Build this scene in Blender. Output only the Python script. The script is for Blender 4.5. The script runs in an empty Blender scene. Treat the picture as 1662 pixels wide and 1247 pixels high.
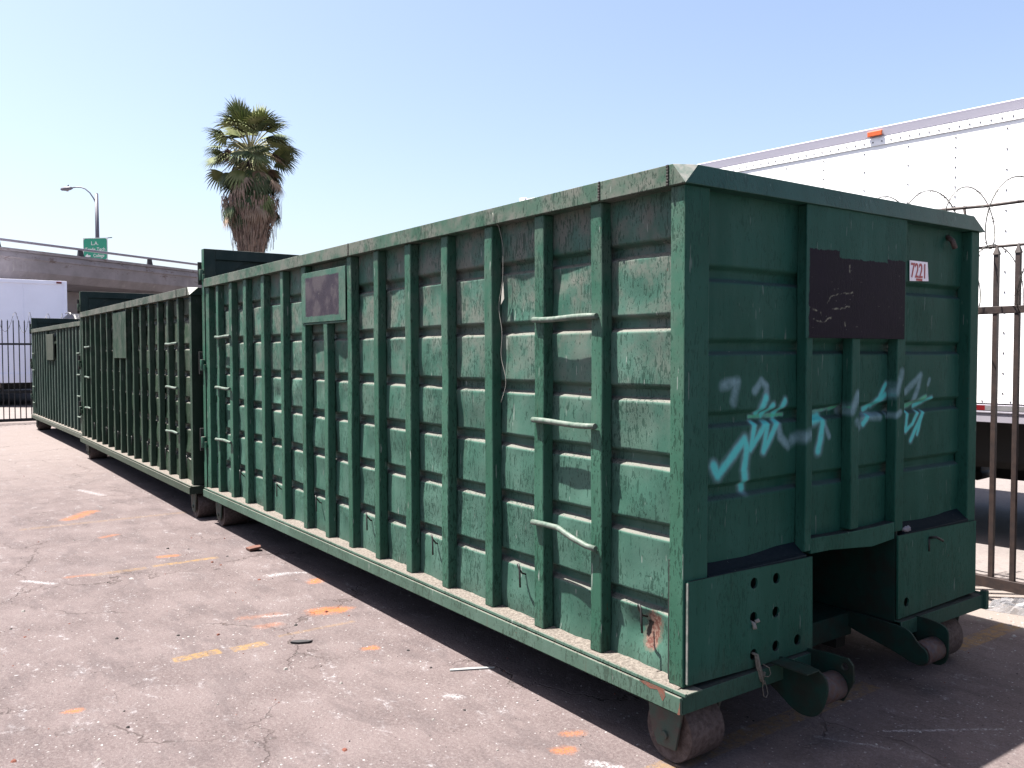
import bpy, bmesh, math, random
from mathutils import Vector, Matrix, noise
random.seed(7)
SC=bpy.context.scene
COL=SC.collection
R=math.radians
# ------------------------------------------------------------------ camera
cd=bpy.data.cameras.new('camera'); cam=bpy.data.objects.new('camera',cd); COL.objects.link(cam)
rt=Vector((0.58439231,0.81146974,-0.00157544)); up=Vector((-0.02800013,0.02210494,0.99936348)); fw=Vector((-0.81098805,0.58397622,-0.03563941))
m=Matrix((rt,up,-fw)).transposed().to_4x4(); m.translation=Vector((2.35083,-2.53453,1.70592))
cam.matrix_world=m
cd.sensor_width=36; cd.lens=1386.9/1662*36; cd.clip_start=.05; cd.clip_end=3000
SC.camera=cam
# ------------------------------------------------------------------ world, sun, exposure
SUN=Vector((.275,.295,-1)).normalized()
w=bpy.data.worlds.new('World'); SC.world=w; w.use_nodes=True
nt=w.node_tree; nt.nodes.clear()
sky=nt.nodes.new('ShaderNodeTexSky'); sky.sky_type='NISHITA'; sky.sun_disc=False
sky.sun_elevation=math.asin(-SUN.z); sky.sun_rotation=math.atan2(-SUN.x,-SUN.y)
sky.altitude=50; sky.air_density=1.0; sky.dust_density=2.8; sky.ozone_density=1.0
bg=nt.nodes.new('ShaderNodeBackground'); bg.inputs[1].default_value=.06
wo=nt.nodes.new('ShaderNodeOutputWorld'); tint=nt.nodes.new('ShaderNodeMix'); tint.data_type='RGBA'; tint.blend_type='MULTIPLY'; tint.inputs[0].default_value=1; tint.inputs[7].default_value=(1.02,.975,.975,1); nt.links.new(sky.outputs[0],tint.inputs[6]); nt.links.new(tint.outputs[2],bg.inputs[0]); nt.links.new(bg.outputs[0],wo.inputs[0])
sd=bpy.data.lights.new('sun','SUN'); sd.energy=5.0; sd.angle=R(.5); sd.color=(1,.95,.88)
so=bpy.data.objects.new('sun',sd); COL.objects.link(so); so.rotation_euler=SUN.to_track_quat('-Z','Y').to_euler(); so.location=(0,0,20)
SC.view_settings.view_transform='Standard'; SC.view_settings.look='None'; SC.view_settings.exposure=2.15; SC.view_settings.gamma=1
SC.render.engine='CYCLES'
SC.cycles.max_bounces=6

# ------------------------------------------------------------------ node helpers
class NT:
    def __init__(s,name):
        s.m=bpy.data.materials.new(name); s.m.use_nodes=True; s.t=s.m.node_tree; s.t.nodes.clear()
        s.out=s.t.nodes.new('ShaderNodeOutputMaterial'); s.b=s.t.nodes.new('ShaderNodeBsdfPrincipled')
        s.t.links.new(s.b.outputs[0],s.out.inputs[0])
        tc=s.t.nodes.new('ShaderNodeTexCoord'); s.co=tc.outputs['Object']; s.nor=None
    def put(s,inp,v):
        if v is None: return
        if isinstance(v,bpy.types.NodeSocket): s.t.links.new(v,inp)
        elif isinstance(v,(tuple,list)):
            inp.default_value=(*v,1) if (len(v)==3 and len(inp.default_value)==4) else v
        else: inp.default_value=v
    def M(s,op,a,b=None,c=None,clamp=False):
        n=s.t.nodes.new('ShaderNodeMath'); n.operation=op; n.use_clamp=clamp
        s.put(n.inputs[0],a); s.put(n.inputs[1],b); s.put(n.inputs[2],c); return n.outputs[0]
    def V(s,op,a,b=None,out=0):
        n=s.t.nodes.new('ShaderNodeVectorMath'); n.operation=op; s.put(n.inputs[0],a); s.put(n.inputs[1],b); return n.outputs[out]
    def map(s,sc=(1,1,1),loc=(0,0,0),rot=(0,0,0),v=None):
        n=s.t.nodes.new('ShaderNodeMapping'); s.put(n.inputs[0],v or s.co); n.inputs[3].default_value=sc; n.inputs[1].default_value=loc; n.inputs[2].default_value=rot; return n.outputs[0]
    def noise(s,v=None,scale=5,detail=4,rough=.55,dist=0,col=False):
        n=s.t.nodes.new('ShaderNodeTexNoise'); s.put(n.inputs['Vector'],v or s.co); n.inputs['Scale'].default_value=scale
        n.inputs['Detail'].default_value=detail; n.inputs['Roughness'].default_value=rough; n.inputs['Distortion'].default_value=dist; return n.outputs[1 if col else 0]
    def vor(s,v=None,scale=5,feature='F1',out=0,rnd=1):
        n=s.t.nodes.new('ShaderNodeTexVoronoi'); n.feature=feature; s.put(n.inputs['Vector'],v or s.co); n.inputs['Scale'].default_value=scale
        n.inputs['Randomness'].default_value=rnd; return n.outputs[out]
    def step(s,v,a,b,lo=0,hi=1):
        n=s.t.nodes.new('ShaderNodeMapRange'); n.interpolation_type='SMOOTHSTEP'; s.put(n.inputs[0],v)
        for i,q in ((1,a),(2,b),(3,lo),(4,hi)): s.put(n.inputs[i],q)
        return n.outputs[0]
    def mix(s,f,a,b,mode='MIX'):
        n=s.t.nodes.new('ShaderNodeMix'); n.data_type='RGBA'; n.blend_type=mode; s.put(n.inputs[0],f); s.put(n.inputs[6],a); s.put(n.inputs[7],b); return n.outputs[2]
    def xyz(s,v=None):
        n=s.t.nodes.new('ShaderNodeSeparateXYZ'); s.put(n.inputs[0],v or s.co); return n.outputs
    def comb(s,x,y,z):
        n=s.t.nodes.new('ShaderNodeCombineXYZ'); s.put(n.inputs[0],x); s.put(n.inputs[1],y); s.put(n.inputs[2],z); return n.outputs[0]
    def geo(s,o='Normal'):
        return s.t.nodes.new('ShaderNodeNewGeometry').outputs[o]
    def fin(s,col,rough=.6,bump=None,bs=.2,bd=.01,metal=0,spec=.4,k=.30,**kw):
        if isinstance(col,(tuple,list)): col=tuple(q*k for q in col)
        elif k!=1:
            col=s.V('SCALE',col,None); col.node.inputs[3].default_value=k
        s.put(s.b.inputs['Base Color'],col); s.put(s.b.inputs['Roughness'],rough); s.put(s.b.inputs['Metallic'],metal); s.b.inputs['Specular IOR Level'].default_value=spec
        if bump is not None:
            n=s.t.nodes.new('ShaderNodeBump'); n.inputs['Strength'].default_value=bs; n.inputs['Distance'].default_value=bd; s.put(n.inputs['Height'],bump); s.t.links.new(n.outputs[0],s.b.inputs['Normal'])
        return s.m
# capsule-distance node group: inputs P, A, B -> distance
def seg_group():
    g=bpy.data.node_groups.new('segment_distance','ShaderNodeTree')
    for n in ('P','A','B'): g.interface.new_socket(name=n,in_out='INPUT',socket_type='NodeSocketVector')
    g.interface.new_socket(name='D',in_out='OUTPUT',socket_type='NodeSocketFloat')
    gi=g.nodes.new('NodeGroupInput'); go=g.nodes.new('NodeGroupOutput')
    def V(op,a,b=None,out=0):
        n=g.nodes.new('ShaderNodeVectorMath'); n.operation=op; g.links.new(a,n.inputs[0])
        if b is not None: g.links.new(b,n.inputs[3 if op=='SCALE' else 1])
        return n.outputs[out]
    def M(op,a,b,cl=False):
        n=g.nodes.new('ShaderNodeMath'); n.operation=op; n.use_clamp=cl; g.links.new(a,n.inputs[0]); g.links.new(b,n.inputs[1]); return n.outputs[0]
    P,A,B=gi.outputs[0],gi.outputs[1],gi.outputs[2]
    pa=V('SUBTRACT',P,A); ba=V('SUBTRACT',B,A)
    h=M('DIVIDE',V('DOT_PRODUCT',pa,ba,1),V('DOT_PRODUCT',ba,ba,1),True)
    d=V('LENGTH',V('SUBTRACT',pa,V('SCALE',ba,h)),None,1)
    g.links.new(d,go.inputs[0]); return g
SEG=seg_group()
def seg(N,P,a,b):
    n=N.t.nodes.new('ShaderNodeGroup'); n.node_tree=SEG; N.put(n.inputs[0],P); n.inputs[1].default_value=a; n.inputs[2].default_value=b; return n.outputs[0]

# ------------------------------------------------------------------ materials
GRAF=[([(0.232,1.236),(0.258,1.19),(0.323,1.247),(0.424,1.334),(0.442,1.292),(0.429,1.203),(0.444,1.12)],0.022,0),([(0.492,1.398),(0.466,1.29),(0.57,1.394)],0.017,0),([(0.585,1.393),(0.558,1.275),(0.657,1.399)],0.018,0),([(0.665,1.389),(0.673,1.333),(0.734,1.287)],0.016,1),([(0.497,1.542),(0.546,1.582),(0.582,1.559),(0.58,1.522)],0.014,1),([(0.576,1.508),(0.534,1.446)],0.02,0),([(0.627,1.474),(0.57,1.431)],0.015,0),([(0.715,1.49),(0.657,1.427)],0.017,0),([(0.485,1.427),(0.731,1.428)],0.008,2),([(0.287,1.57),(0.38,1.583),(0.354,1.502)],0.018,1),([(0.763,1.308),(0.832,1.337)],0.02,1),([(0.918,1.391),(0.982,1.408),(0.994,1.373),(0.961,1.248)],0.022,0),([(0.99,1.393),(1.049,1.311)],0.012,1),([(0.933,1.429),(1.148,1.447)],0.007,2),([(1.209,1.505),(1.164,1.432)],0.018,1),([(1.204,1.374),(1.283,1.345),(1.354,1.395),(1.483,1.387)],0.016,1),([(1.326,1.357),(1.37,1.394)],0.015,0),([(1.367,1.427),(1.467,1.475),(1.525,1.547)],0.016,0),([(1.431,1.45),(1.523,1.494)],0.02,0),([(1.592,1.609),(1.555,1.506)],0.016,1),([(1.544,1.391),(1.582,1.405)],0.012,1),([(1.712,1.505),(1.846,1.589),(1.827,1.529),(1.782,1.448)],0.014,1),([(1.936,1.562),(1.924,1.538)],0.01,1),([(1.729,1.421),(1.901,1.472)],0.012,2),([(1.83,1.428),(1.96,1.464)],0.013,0),([(1.735,1.401),(1.722,1.299),(1.781,1.334),(1.831,1.392)],0.012,0),([(1.768,1.247),(1.882,1.39)],0.014,0),([(1.83,1.277),(1.878,1.379)],0.011,0)]
SCR=[[(0.938, 1.938), (0.969, 1.968), (1.051, 1.983), (1.142, 1.992)], [(0.978, 1.911), (1.044, 1.916), (1.11, 1.924)], [(0.883, 1.899), (0.891, 1.88)], [(0.794, 1.915), (0.863, 1.898)], [(0.837, 1.857), (0.908, 1.849), (0.971, 1.87)], [(1.114, 2.115), (1.112, 2.087)], [(1.078, 1.86), (1.08, 1.831)]]
def paint(name,c1,c2,dust=(.33,.32,.285),dustamt=1.0,chips=1.0,fade=.5,rust=1.0,graf=False,patch=None,hole=False,ztop=2.4,off=0.0,rough=.5):
    N=NT(name); x,y,z=N.xyz()
    co=N.V('ADD',N.co,(off,off*1.7,off*.3))
    big=N.noise(co,1.3,3); med=N.noise(co,7,5,.6); fine=N.noise(co,60,4,.6)
    col=N.mix(N.step(big,.35,.65),c1,c2)
    # rubbed / faded patches with vertical drag
    st=N.noise(N.map((9,9,1.6),v=co),1,5,.65)
    col=N.mix(N.M('MULTIPLY',N.step(st,.45,.75),.45),col,(c2[0]*1.4+.02,c2[1]*1.25+.02,c2[2]*1.3+.02))
    col=N.mix(N.M('MULTIPLY',N.step(st,.5,.2),.45),col,(c1[0]*.5,c1[1]*.72,c1[2]*.62))
    # greyish dust film: stronger higher up and on upward faces
    h=N.step(z,1.0,ztop-.1,.06,.85)
    dm=N.M('MULTIPLY',N.M('MULTIPLY',h,N.step(med,.36,.66)),fade)
    col=N.mix(dm,col,(.33,.325,.29))
    nz=N.xyz(N.geo())[2]
    upf=N.M('MULTIPLY',N.step(nz,.35,.9),N.step(fine,.25,.6,.7,1))
    col=N.mix(N.M('MULTIPLY',upf,dustamt,clamp=True),col,dust)
    # dark flaked chips, elongated downwards and a little slanted
    cm=None
    for scl,lo,hi,lc in (((80,80,19),.68,.565,(0,0,0)),((140,140,42),.69,.575,(4,2,9))):
        wob=N.V('ADD',N.map(scl,rot=(.16,.16,.1),loc=lc,v=co),N.V('SCALE',N.noise(co,11,2,col=True),None))
        wob.node.inputs[1].links[0].from_node.inputs[3].default_value=1.3
        ch=N.noise(wob,1.0,2,.5); clus=N.noise(co,3.1,3)
        thr=N.step(clus,.3,.62,lo,hi)
        q=N.step(N.M('SUBTRACT',ch,thr),0,.03); cm=q if cm is None else N.M('MAXIMUM',cm,q)
    cm=N.M('MULTIPLY',cm,chips,clamp=True)
    col=N.mix(N.M('MULTIPLY',cm,.8),col,(c1[0]*.34,c1[1]*.42,c1[2]*.40))
    # pale scratches
    sc=N.noise(N.map((55,55,7),rot=(.3,.2,0),v=co),1,2,.5)
    sm=N.M('MULTIPLY',N.step(sc,.71,.74),.55*chips,clamp=True)
    col=N.mix(sm,col,(.8,.85,.8))
    # brownish runs bleeding down from the seams, grime near the floor
    ru=N.noise(N.map((22,22,1.1),loc=(3,5,2),v=co),1,4,.6); rm2=N.M('MULTIPLY',N.M('MULTIPLY',N.step(ru,.60,.72),N.step(N.noise(co,2.2,3),.45,.62)),.35*rust,clamp=True)
    col=N.mix(rm2,col,(.20,.13,.085))
    gm=N.M('MULTIPLY',N.step(N.M('ADD',z,N.M('MULTIPLY',med,.25)),.62,.42),.30); col=N.mix(gm,col,(.16,.16,.13))
    # rust nicks
    rn=N.noise(N.map((14,14,10),loc=(7,3,1),v=co),1,4,.6)
    rm=N.M('MULTIPLY',N.step(rn,.735,.75),rust,clamp=True)
    col=N.mix(rm,col,(.20,.05,.025))
    if patch:
        kind,rects,pc=patch
        u=x if kind=='x' else y
        mask=None
        wn=N.M('MULTIPLY',N.M('SUBTRACT',N.noise(N.co,26,4,.6),.5),.03)
        for (a,b,lo,hi) in rects:
            d=N.M('MAXIMUM',N.M('ABSOLUTE',N.M('SUBTRACT',u,(a+b)/2)),-1)
            dx=N.M('SUBTRACT',d,(b-a)/2); dz=N.M('SUBTRACT',N.M('ABSOLUTE',N.M('SUBTRACT',z,(lo+hi)/2)),(hi-lo)/2)
            mm=N.step(N.M('ADD',N.M('MAXIMUM',dx,dz),wn),.002,-.002)
            mask=mm if mask is None else N.M('MAXIMUM',mask,mm)
        scr=N.step(N.noise(N.map((18,18,60),rot=(.4,0,0)),1,3,.6),.70,.73)
        pcol=N.mix(N.M('MULTIPLY',scr,.5),N.mix(N.step(med,.3,.7),pc,(pc[0]*1.5,pc[1]*1.4,pc[2]*1.35)),(.33,.33,.28))
        if fade>.2: pcol=N.mix(N.M('MULTIPLY',N.step(med,.45,.6),.25),pcol,(.3,.28,.27))
        sp=N.step(N.vor(N.co,22,out=0),.07,.05); pcol=N.mix(N.M('MULTIPLY',sp,.5),pcol,(.5,.5,.46))
        if kind=='y':
            P=N.V('ADD',N.comb(0,y,z),N.V('SCALE',N.V('SUBTRACT',N.noise(N.co,30,3,col=True),(.5,.5,.5)),None)); P.node.inputs[1].links[0].from_node.inputs[3].default_value=.025; d=None
            for pts in SCR:
                for a,b in zip(pts[:-1],pts[1:]):
                    q=seg(N,P,(0,a[0],a[1]),(0,b[0],b[1])); d=q if d is None else N.M('MINIMUM',d,q)
            pcol=N.mix(N.M('MULTIPLY',N.M('MULTIPLY',N.step(d,.0055,.001),N.step(N.noise(N.co,40,3),.35,.6)),.45),pcol,(1.15,1.15,.85))
        col=N.mix(mask,col,pcol)
    if hole:
        P=N.comb(x,0,z); nn=N.M('MULTIPLY',N.M('SUBTRACT',N.noise(N.co,22,4,.7),.5),.11)
        d=N.M('ADD',seg(N,P,(-.235,0,.55),(-.26,0,.47)),nn)
        d2=N.M('ADD',seg(N,P,(-.27,0,.545),(-.285,0,.49)),N.M('MULTIPLY',nn,.5))
        col=N.mix(N.step(N.M('ADD',d,.0),.062,.046),col,(.22,.26,.20))
        col=N.mix(N.step(d,.040,.034),col,N.mix(N.step(fine,.4,.6),(.26,.11,.085),(.45,.30,.24)))
        col=N.mix(N.step(d2,.016,.010),col,(.012,.01,.01))  # black slit paints the dark of the hole; the sheet is not open
    if graf:
        P=N.comb(0,y,z)
        jit=N.M('MULTIPLY',N.M('SUBTRACT',N.noise(N.co,18,3),.5),.012)
        core=glow=green=None
        for pts,wd,t in GRAF:
            d=None
            for a,b in zip(pts[:-1],pts[1:]):
                q=seg(N,P,(0,a[0],a[1]),(0,b[0],b[1])); d=q if d is None else N.M('MINIMUM',d,q)
            d=N.M('ADD',d,jit)
            g=N.step(d,wd*2.1,wd*.3); glow=g if glow is None else N.M('MAXIMUM',glow,g)
            if t==0:
                g=N.step(d,wd*1.3,wd*.25); core=g if core is None else N.M('MAXIMUM',core,g)
            if t==2:
                g=N.step(d,wd*1.6,wd*.3); green=g if green is None else N.M('MAXIMUM',green,g)
        col=N.mix(N.M('MULTIPLY',N.M('MULTIPLY',glow,N.step(N.noise(N.co,13,5,.7),.30,.62,.5,1)),.50),col,(.75,1.2,1.4))
        col=N.mix(N.M('MULTIPLY',N.M('MULTIPLY',core,N.step(N.noise(N.co,40,4,.7),.25,.5,.6,1)),.95),col,(.22,1.35,1.30))
        col=N.mix(N.M('MULTIPLY',N.M('MULTIPLY',green,N.step(N.noise(N.co,16,3),.35,.6,.1,1)),.65),col,(.18,1.25,.6))
    bump=N.M('ADD',N.M('MULTIPLY',med,.6),N.M('ADD',N.M('MULTIPLY',fine,.15),N.M('MULTIPLY',cm,-.5)))
    rg=N.M('ADD',N.M('MULTIPLY',dm,.25),N.M('ADD',rough,N.M('MULTIPLY',upf,.3)))
    return N.fin(col,rg,bump,.35,.006,spec=.10 if rough>.5 else .22)
def plain(name,c,rough=.6,var=.25,scale=8,metal=0,bump=.15,c2=None,spec=.4,stretch=(1,1,1),k=.30):
    N=NT(name); n=N.noise(N.map(stretch),scale,5,.6)
    c2=c2 or tuple(q*(1-var) for q in c)
    col=N.mix(N.step(n,.3,.7),c,c2)
    return N.fin(col,rough,n,bump,.01,metal=metal,spec=spec,k=k)
def simple(name,c,rough=.5,metal=0,spec=.5,k=.30):
    N=NT(name); n=N.noise(None,30,2); return N.fin(N.mix(N.step(n,.2,.8),c,tuple(q*.85 for q in c)),rough,None,metal=metal,spec=spec,k=k)

G1a,G1b=(.078,.230,.170),(.135,.310,.240)
MAT={}
MAT['side']=paint('faded_green_side_paint',G1a,G1b,fade=.95,chips=.9,rust=.5)
MAT['side_hole']=paint('faded_green_side_paint_torn',G1a,G1b,fade=.95,chips=.9,rust=.5,hole=True)
MAT['rib']=paint('green_rib_paint',(.048,.195,.125),(.08,.25,.17),fade=.35,chips=.9,rust=.6,off=3.1)
MAT['end']=paint('shaded_green_end_paint',(.028,.165,.118),(.045,.205,.152),fade=.06,chips=.45,rust=.35,graf=True,dust=(.10,.17,.17),off=5.3,rough=.6)  # less faded end; its shade and the grooves' blue sheen are put into colour
MAT['end_plain']=paint('shaded_green_end_frame_paint',(.030,.172,.122),(.047,.212,.155),fade=.05,chips=.5,rust=.5,dust=(.05,.06,.07),off=8.3,rough=.6)  # frame green darkened: shade of the end painted in
MAT['end_plate']=paint('shaded_green_plate_black_patch',(.034,.175,.134),(.048,.212,.162),fade=.03,chips=.4,rust=.2,patch=('y',[(.80,1.03,1.70,2.178),(1.0,1.66,1.70,2.148),(1.43,1.70,1.70,2.165)],(.014,.009,.026)),off=2.2,rough=.65)  # plate green carries the end's shade; the black patch is overpaint
MAT['side_plate']=paint('green_plate_purple_patch',G1a,(.10,.25,.175),fade=.35,chips=.6,rust=.3,patch=('x',[(-3.835,-3.235,1.985,2.275)],(.060,.048,.072)),off=1.2)
MAT['g2side']=paint('olive_green_side_paint',(.035,.085,.045),(.065,.125,.075),fade=.55,chips=.5,rust=.4,off=11.1)
MAT['g2rib']=paint('olive_green_rib_paint',(.03,.09,.055),(.05,.12,.075),fade=.4,chips=.6,rust=.4,off=13.1)
MAT['g2end']=paint('shaded_olive_end_paint',(.010,.038,.022),(.016,.05,.03),fade=.1,chips=.4,rust=.3,dust=(.2,.2,.18),off=17)  # side colour made darker: shade of the end face put into it
MAT['g3side']=paint('grey_green_side_paint',(.06,.13,.10),(.10,.17,.14),fade=.45,chips=.4,rust=.3,off=21.1)
MAT['rim']=paint('worn_rim_paint',(.06,.18,.11),(.12,.24,.17),fade=.9,chips=.9,rust=.5,dust=(.5,.5,.46),ztop=2.0,off=6.1)
MAT['rim2']=paint('worn_rim_paint_grey',(.10,.16,.12),(.18,.22,.18),fade=.9,chips=.6,rust=.5,dust=(.5,.5,.46),ztop=2.0,off=9.1)
MAT['rim_end']=paint('shaded_rim_end_paint',(.030,.155,.112),(.044,.19,.142),fade=.02,chips=.5,rust=.4,dust=(.25,.28,.28),off=4.1)  # rim colour with the end's shade painted in
MAT['chip_and_lit_corner']=plain('scraped_metal_and_lit_corner',(.50,.50,.46),.5,.5,30,c2=(.25,.33,.28))  # bare metal on the chipped edge; on the rim corner, light painted as colour
MAT['sill']=paint('sill_paint',(.11,.27,.195),(.17,.35,.27),fade=.5,chips=.9,rust=2.0,dust=(.34,.32,.28),ztop=1.2,off=7.7)
MAT['rust']=plain('rusty_wheel_steel',(.12,.075,.065),.75,.5,48,bump=.6,c2=(.26,.19,.175))
MAT['rust2']=plain('rusty_roller_steel',(.16,.07,.045),.7,.5,48,bump=.4,c2=(.13,.11,.13))
MAT['scar']=plain('bare_rust_scar',(.34,.10,.06),.85,.5,60,c2=(.20,.14,.10),k=.35)
MAT['forkp']=plain('dusty_fork_paint',(.10,.17,.13),.75,.4,20,bump=.4,c2=(.17,.12,.10))
MAT['noseg']=plain('dark_green_hook_paint',(.014,.075,.058),.65,.5,12,bump=.3,c2=(.035,.045,.035),spec=.15)
MAT['dirt']=plain('caked_dirt',(.42,.37,.32),.95,.4,70,bump=.8,c2=(.20,.17,.145))
MAT['rung']=plain('scuffed_rung_steel',(.32,.38,.33),.6,.5,30,c2=(.12,.22,.16))
MAT['darkwire']=simple('dark_wire',(.02,.02,.02),.6)
MAT['under']=simple('underside_dark_steel',(.012,.016,.015),.8)
MAT['inner']=plain('container_inner_wall',(.10,.12,.10),.8,.4,3,c2=(.14,.10,.07))
MAT['gate']=paint('tailgate_inner_paint',(.012,.05,.045),(.018,.06,.055),fade=.1,chips=.2,rust=.2,dust=(.3,.3,.28),off=31)
MAT['weld']=simple('dark_weld',(.03,.025,.02),.8)
MAT['white']=simple('sticker_white',(.80,.75,.82),.5,k=.9)
MAT['red']=simple('red_lettering',(.30,.02,.03),.5,k=1)
MAT['rope']=plain('frayed_rope_fibre',(.42,.38,.31),.95,.4,90,bump=.5)
# ------------------------------------------------------------------ mesh helpers
class MB:
    def __init__(s): s.v=[]; s.f=[]; s.mi=[]; s.sm=[]
    def add(s,vs,fs,mi=0,sm=False):
        o=len(s.v); s.v+= [tuple(q) for q in vs]
        for f in fs: s.f.append([o+i for i in f]); s.mi.append(mi); s.sm.append(sm)
        return s
    def box(s,x0,x1,y0,y1,z0,z1,mi=0):
        vs=[(x0,y0,z0),(x1,y0,z0),(x1,y1,z0),(x0,y1,z0),(x0,y0,z1),(x1,y0,z1),(x1,y1,z1),(x0,y1,z1)]
        return s.add(vs,[(0,3,2,1),(4,5,6,7),(0,1,5,4),(1,2,6,5),(2,3,7,6),(3,0,4,7)],mi)
    def prism(s,poly,a,b,axis='y',mi=0):  # poly in the other two axes (x,z)|(y,z)|(x,y)
        def P(p,t):
            return (p[0],t,p[1]) if axis=='y' else ((t,p[0],p[1]) if axis=='x' else (p[0],p[1],t))
        n=len(poly); vs=[P(p,a) for p in poly]+[P(p,b) for p in poly]
        return s.add(vs,[tuple(range(n)),tuple(range(2*n-1,n-1,-1))]+[(i,(i+1)%n,n+(i+1)%n,n+i) for i in range(n)],mi)
    def tube(s,pts,r,n=8,mi=0,cap=True,sm=True,rs=None):
        pts=[Vector(p) for p in pts]; rings=[]
        prev=None
        for i,p in enumerate(pts):
            t=(pts[min(i+1,len(pts)-1)]-pts[max(i-1,0)]).normalized()
            a=prev if prev is not None else (Vector((0,0,1)) if abs(t.z)<.9 else Vector((1,0,0)))
            u=(a-t*a.dot(t)).normalized(); v=t.cross(u); prev=u
            rr=rs[i] if rs else r
            rings.append([p+(u*math.cos(2*math.pi*k/n)+v*math.sin(2*math.pi*k/n))*rr for k in range(n)])
        vs=[q for rg in rings for q in rg]; fs=[]
        for i in range(len(pts)-1):
            for k in range(n): fs.append((i*n+k,i*n+(k+1)%n,(i+1)*n+(k+1)%n,(i+1)*n+k))
        s.add(vs,fs,mi,sm)
        if cap:
            o=len(s.v)-len(vs); s.f.append([o+k for k in range(n)][::-1]); s.mi.append(mi); s.sm.append(False)
            s.f.append([o+(len(pts)-1)*n+k for k in range(n)]); s.mi.append(mi); s.sm.append(False)
        return s
    def build(s,name,mat,parent=None,bevel=0,seg=2):
        me=bpy.data.meshes.new(name); me.from_pydata(s.v,[],s.f)
        for q in (mat if isinstance(mat,(list,tuple)) else [mat]): me.materials.append(q)
        me.polygons.foreach_set('material_index',s.mi); me.polygons.foreach_set('use_smooth',s.sm); me.update()
        bm=bmesh.new(); bm.from_mesh(me); bmesh.ops.recalc_face_normals(bm,faces=bm.faces); bm.to_mesh(me); bm.free()
        o=bpy.data.objects.new(name,me); COL.objects.link(o)
        if parent: o.parent=parent
        if bevel:
            b=o.modifiers.new('bevel','BEVEL'); b.width=bevel; b.segments=seg; b.limit_method='ANGLE'; b.angle_limit=R(40)
        return o
def tag(o,label=None,cat=None,group=None,kind=None):
    if label: o['label']=label
    if cat: o['category']=cat
    if group: o['group']=group
    if kind: o['kind']=kind
    return o
def empty(name,loc=(0,0,0),rz=0):
    o=bpy.data.objects.new(name,None); COL.objects.link(o); o.location=loc; o.rotation_euler=(0,0,rz); o.empty_display_size=.2; return o
def rnd_poly(p,it=2):
    for _ in range(it):
        q=[]
        for i in range(len(p)):
            a,b=p[i],p[(i+1)%len(p)]; q+=[(a[0]*.75+b[0]*.25,a[1]*.75+b[1]*.25),(a[0]*.25+b[0]*.75,a[1]*.25+b[1]*.75)]
        p=q
    return p
def plate(outer,holes,t,plane,mi=0):
    """flat plate with round holes; outer/holes in 2D, plane fn (a,b,d)->xyz ; t thickness"""
    bm=bmesh.new(); es=[]
    def loop(p):
        vs=[bm.verts.new(plane(a,b,0)) for a,b in p]
        for i in range(len(vs)): es.append(bm.edges.new((vs[i],vs[(i+1)%len(vs)])))
    loop(outer)
    for (cx,cy,r) in holes: loop([(cx+r*math.cos(k*math.pi/10),cy+r*math.sin(k*math.pi/10)) for k in range(20)])
    bmesh.ops.triangle_fill(bm,edges=es,use_beauty=True,use_dissolve=False)
    n=Vector(plane(0,0,1))-Vector(plane(0,0,0))
    ret=bmesh.ops.extrude_face_region(bm,geom=bm.faces[:])
    for q in ret['geom']:
        if isinstance(q,bmesh.types.BMVert): q.co+=n*t
    bm.verts.index_update(); bm.verts.ensure_lookup_table()
    b=MB(); b.add([v.co[:] for v in bm.verts],[[v.index for v in f.verts] for f in bm.faces],mi); bm.free(); return b
def ss(a,b,x):
    t=max(0,min(1,(x-a)/(b-a))); return t*t*(3-2*t)
def groove(z,cs,depth=.036):
    g=0
    for c in cs:
        d=z-c
        g=max(g,ss(.040,.016,d)*ss(-.036,-.012,d))
    return g*depth
def zlist(z0,z1,cs,step=.04):
    zs=set()
    n=int((z1-z0)/step)+1
    for i in range(n+1): zs.add(round(z0+(z1-z0)*i/n,4))
    for c in cs:
        for d in (-.042,-.036,-.030,-.024,-.018,-.012,-.004,.004,.012,.016,.022,.028,.034,.040,.046): zs.add(round(c+d,4))
    zs=sorted(q for q in zs if z0<=q<=z1); out=[zs[0]]
    for q in zs[1:]:
        if q-out[-1]>.0035: out.append(q)
    return out
def sheet(name,u0,u1,z0,z1,cs,P,mat,parent,d0=.063,step=.025,ribs=(),dents=(),amp=.013,seed=0,pillow=.006,gd=.036):
    zs=zlist(z0,z1,cs); n=int((u1-u0)/step)+1; us=[u0+(u1-u0)*i/n for i in range(n+1)]
    vs=[]
    for u in us:
        pil=0
        for a,b in zip(ribs[:-1],ribs[1:]):
            if a<=u<=b: t=(u-a)/(b-a); pil=4*t*(1-t)
        for z in zs:
            d=d0+groove(z+.004*noise.noise((u*3,z*2,seed)),cs,gd)
            d-=pillow*pil
            d+=amp*noise.noise((u*2.3+seed,z*3.1,seed*1.7))+amp*.5*noise.noise((u*7+seed,z*8,seed))
            for (cu,cz,rr,dp) in dents:
                q=((u-cu)**2+(z-cz)**2)/(rr*rr)
                if q<6: d+=dp*math.exp(-q)
            vs.append(P(u,z,d))
    m=len(zs); fs=[(i*m+j,(i+1)*m+j,(i+1)*m+j+1,i*m+j+1) for i in range(n) for j in range(m-1)]
    return MB().add(vs,fs,0,True).build(name,mat,parent)

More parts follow.
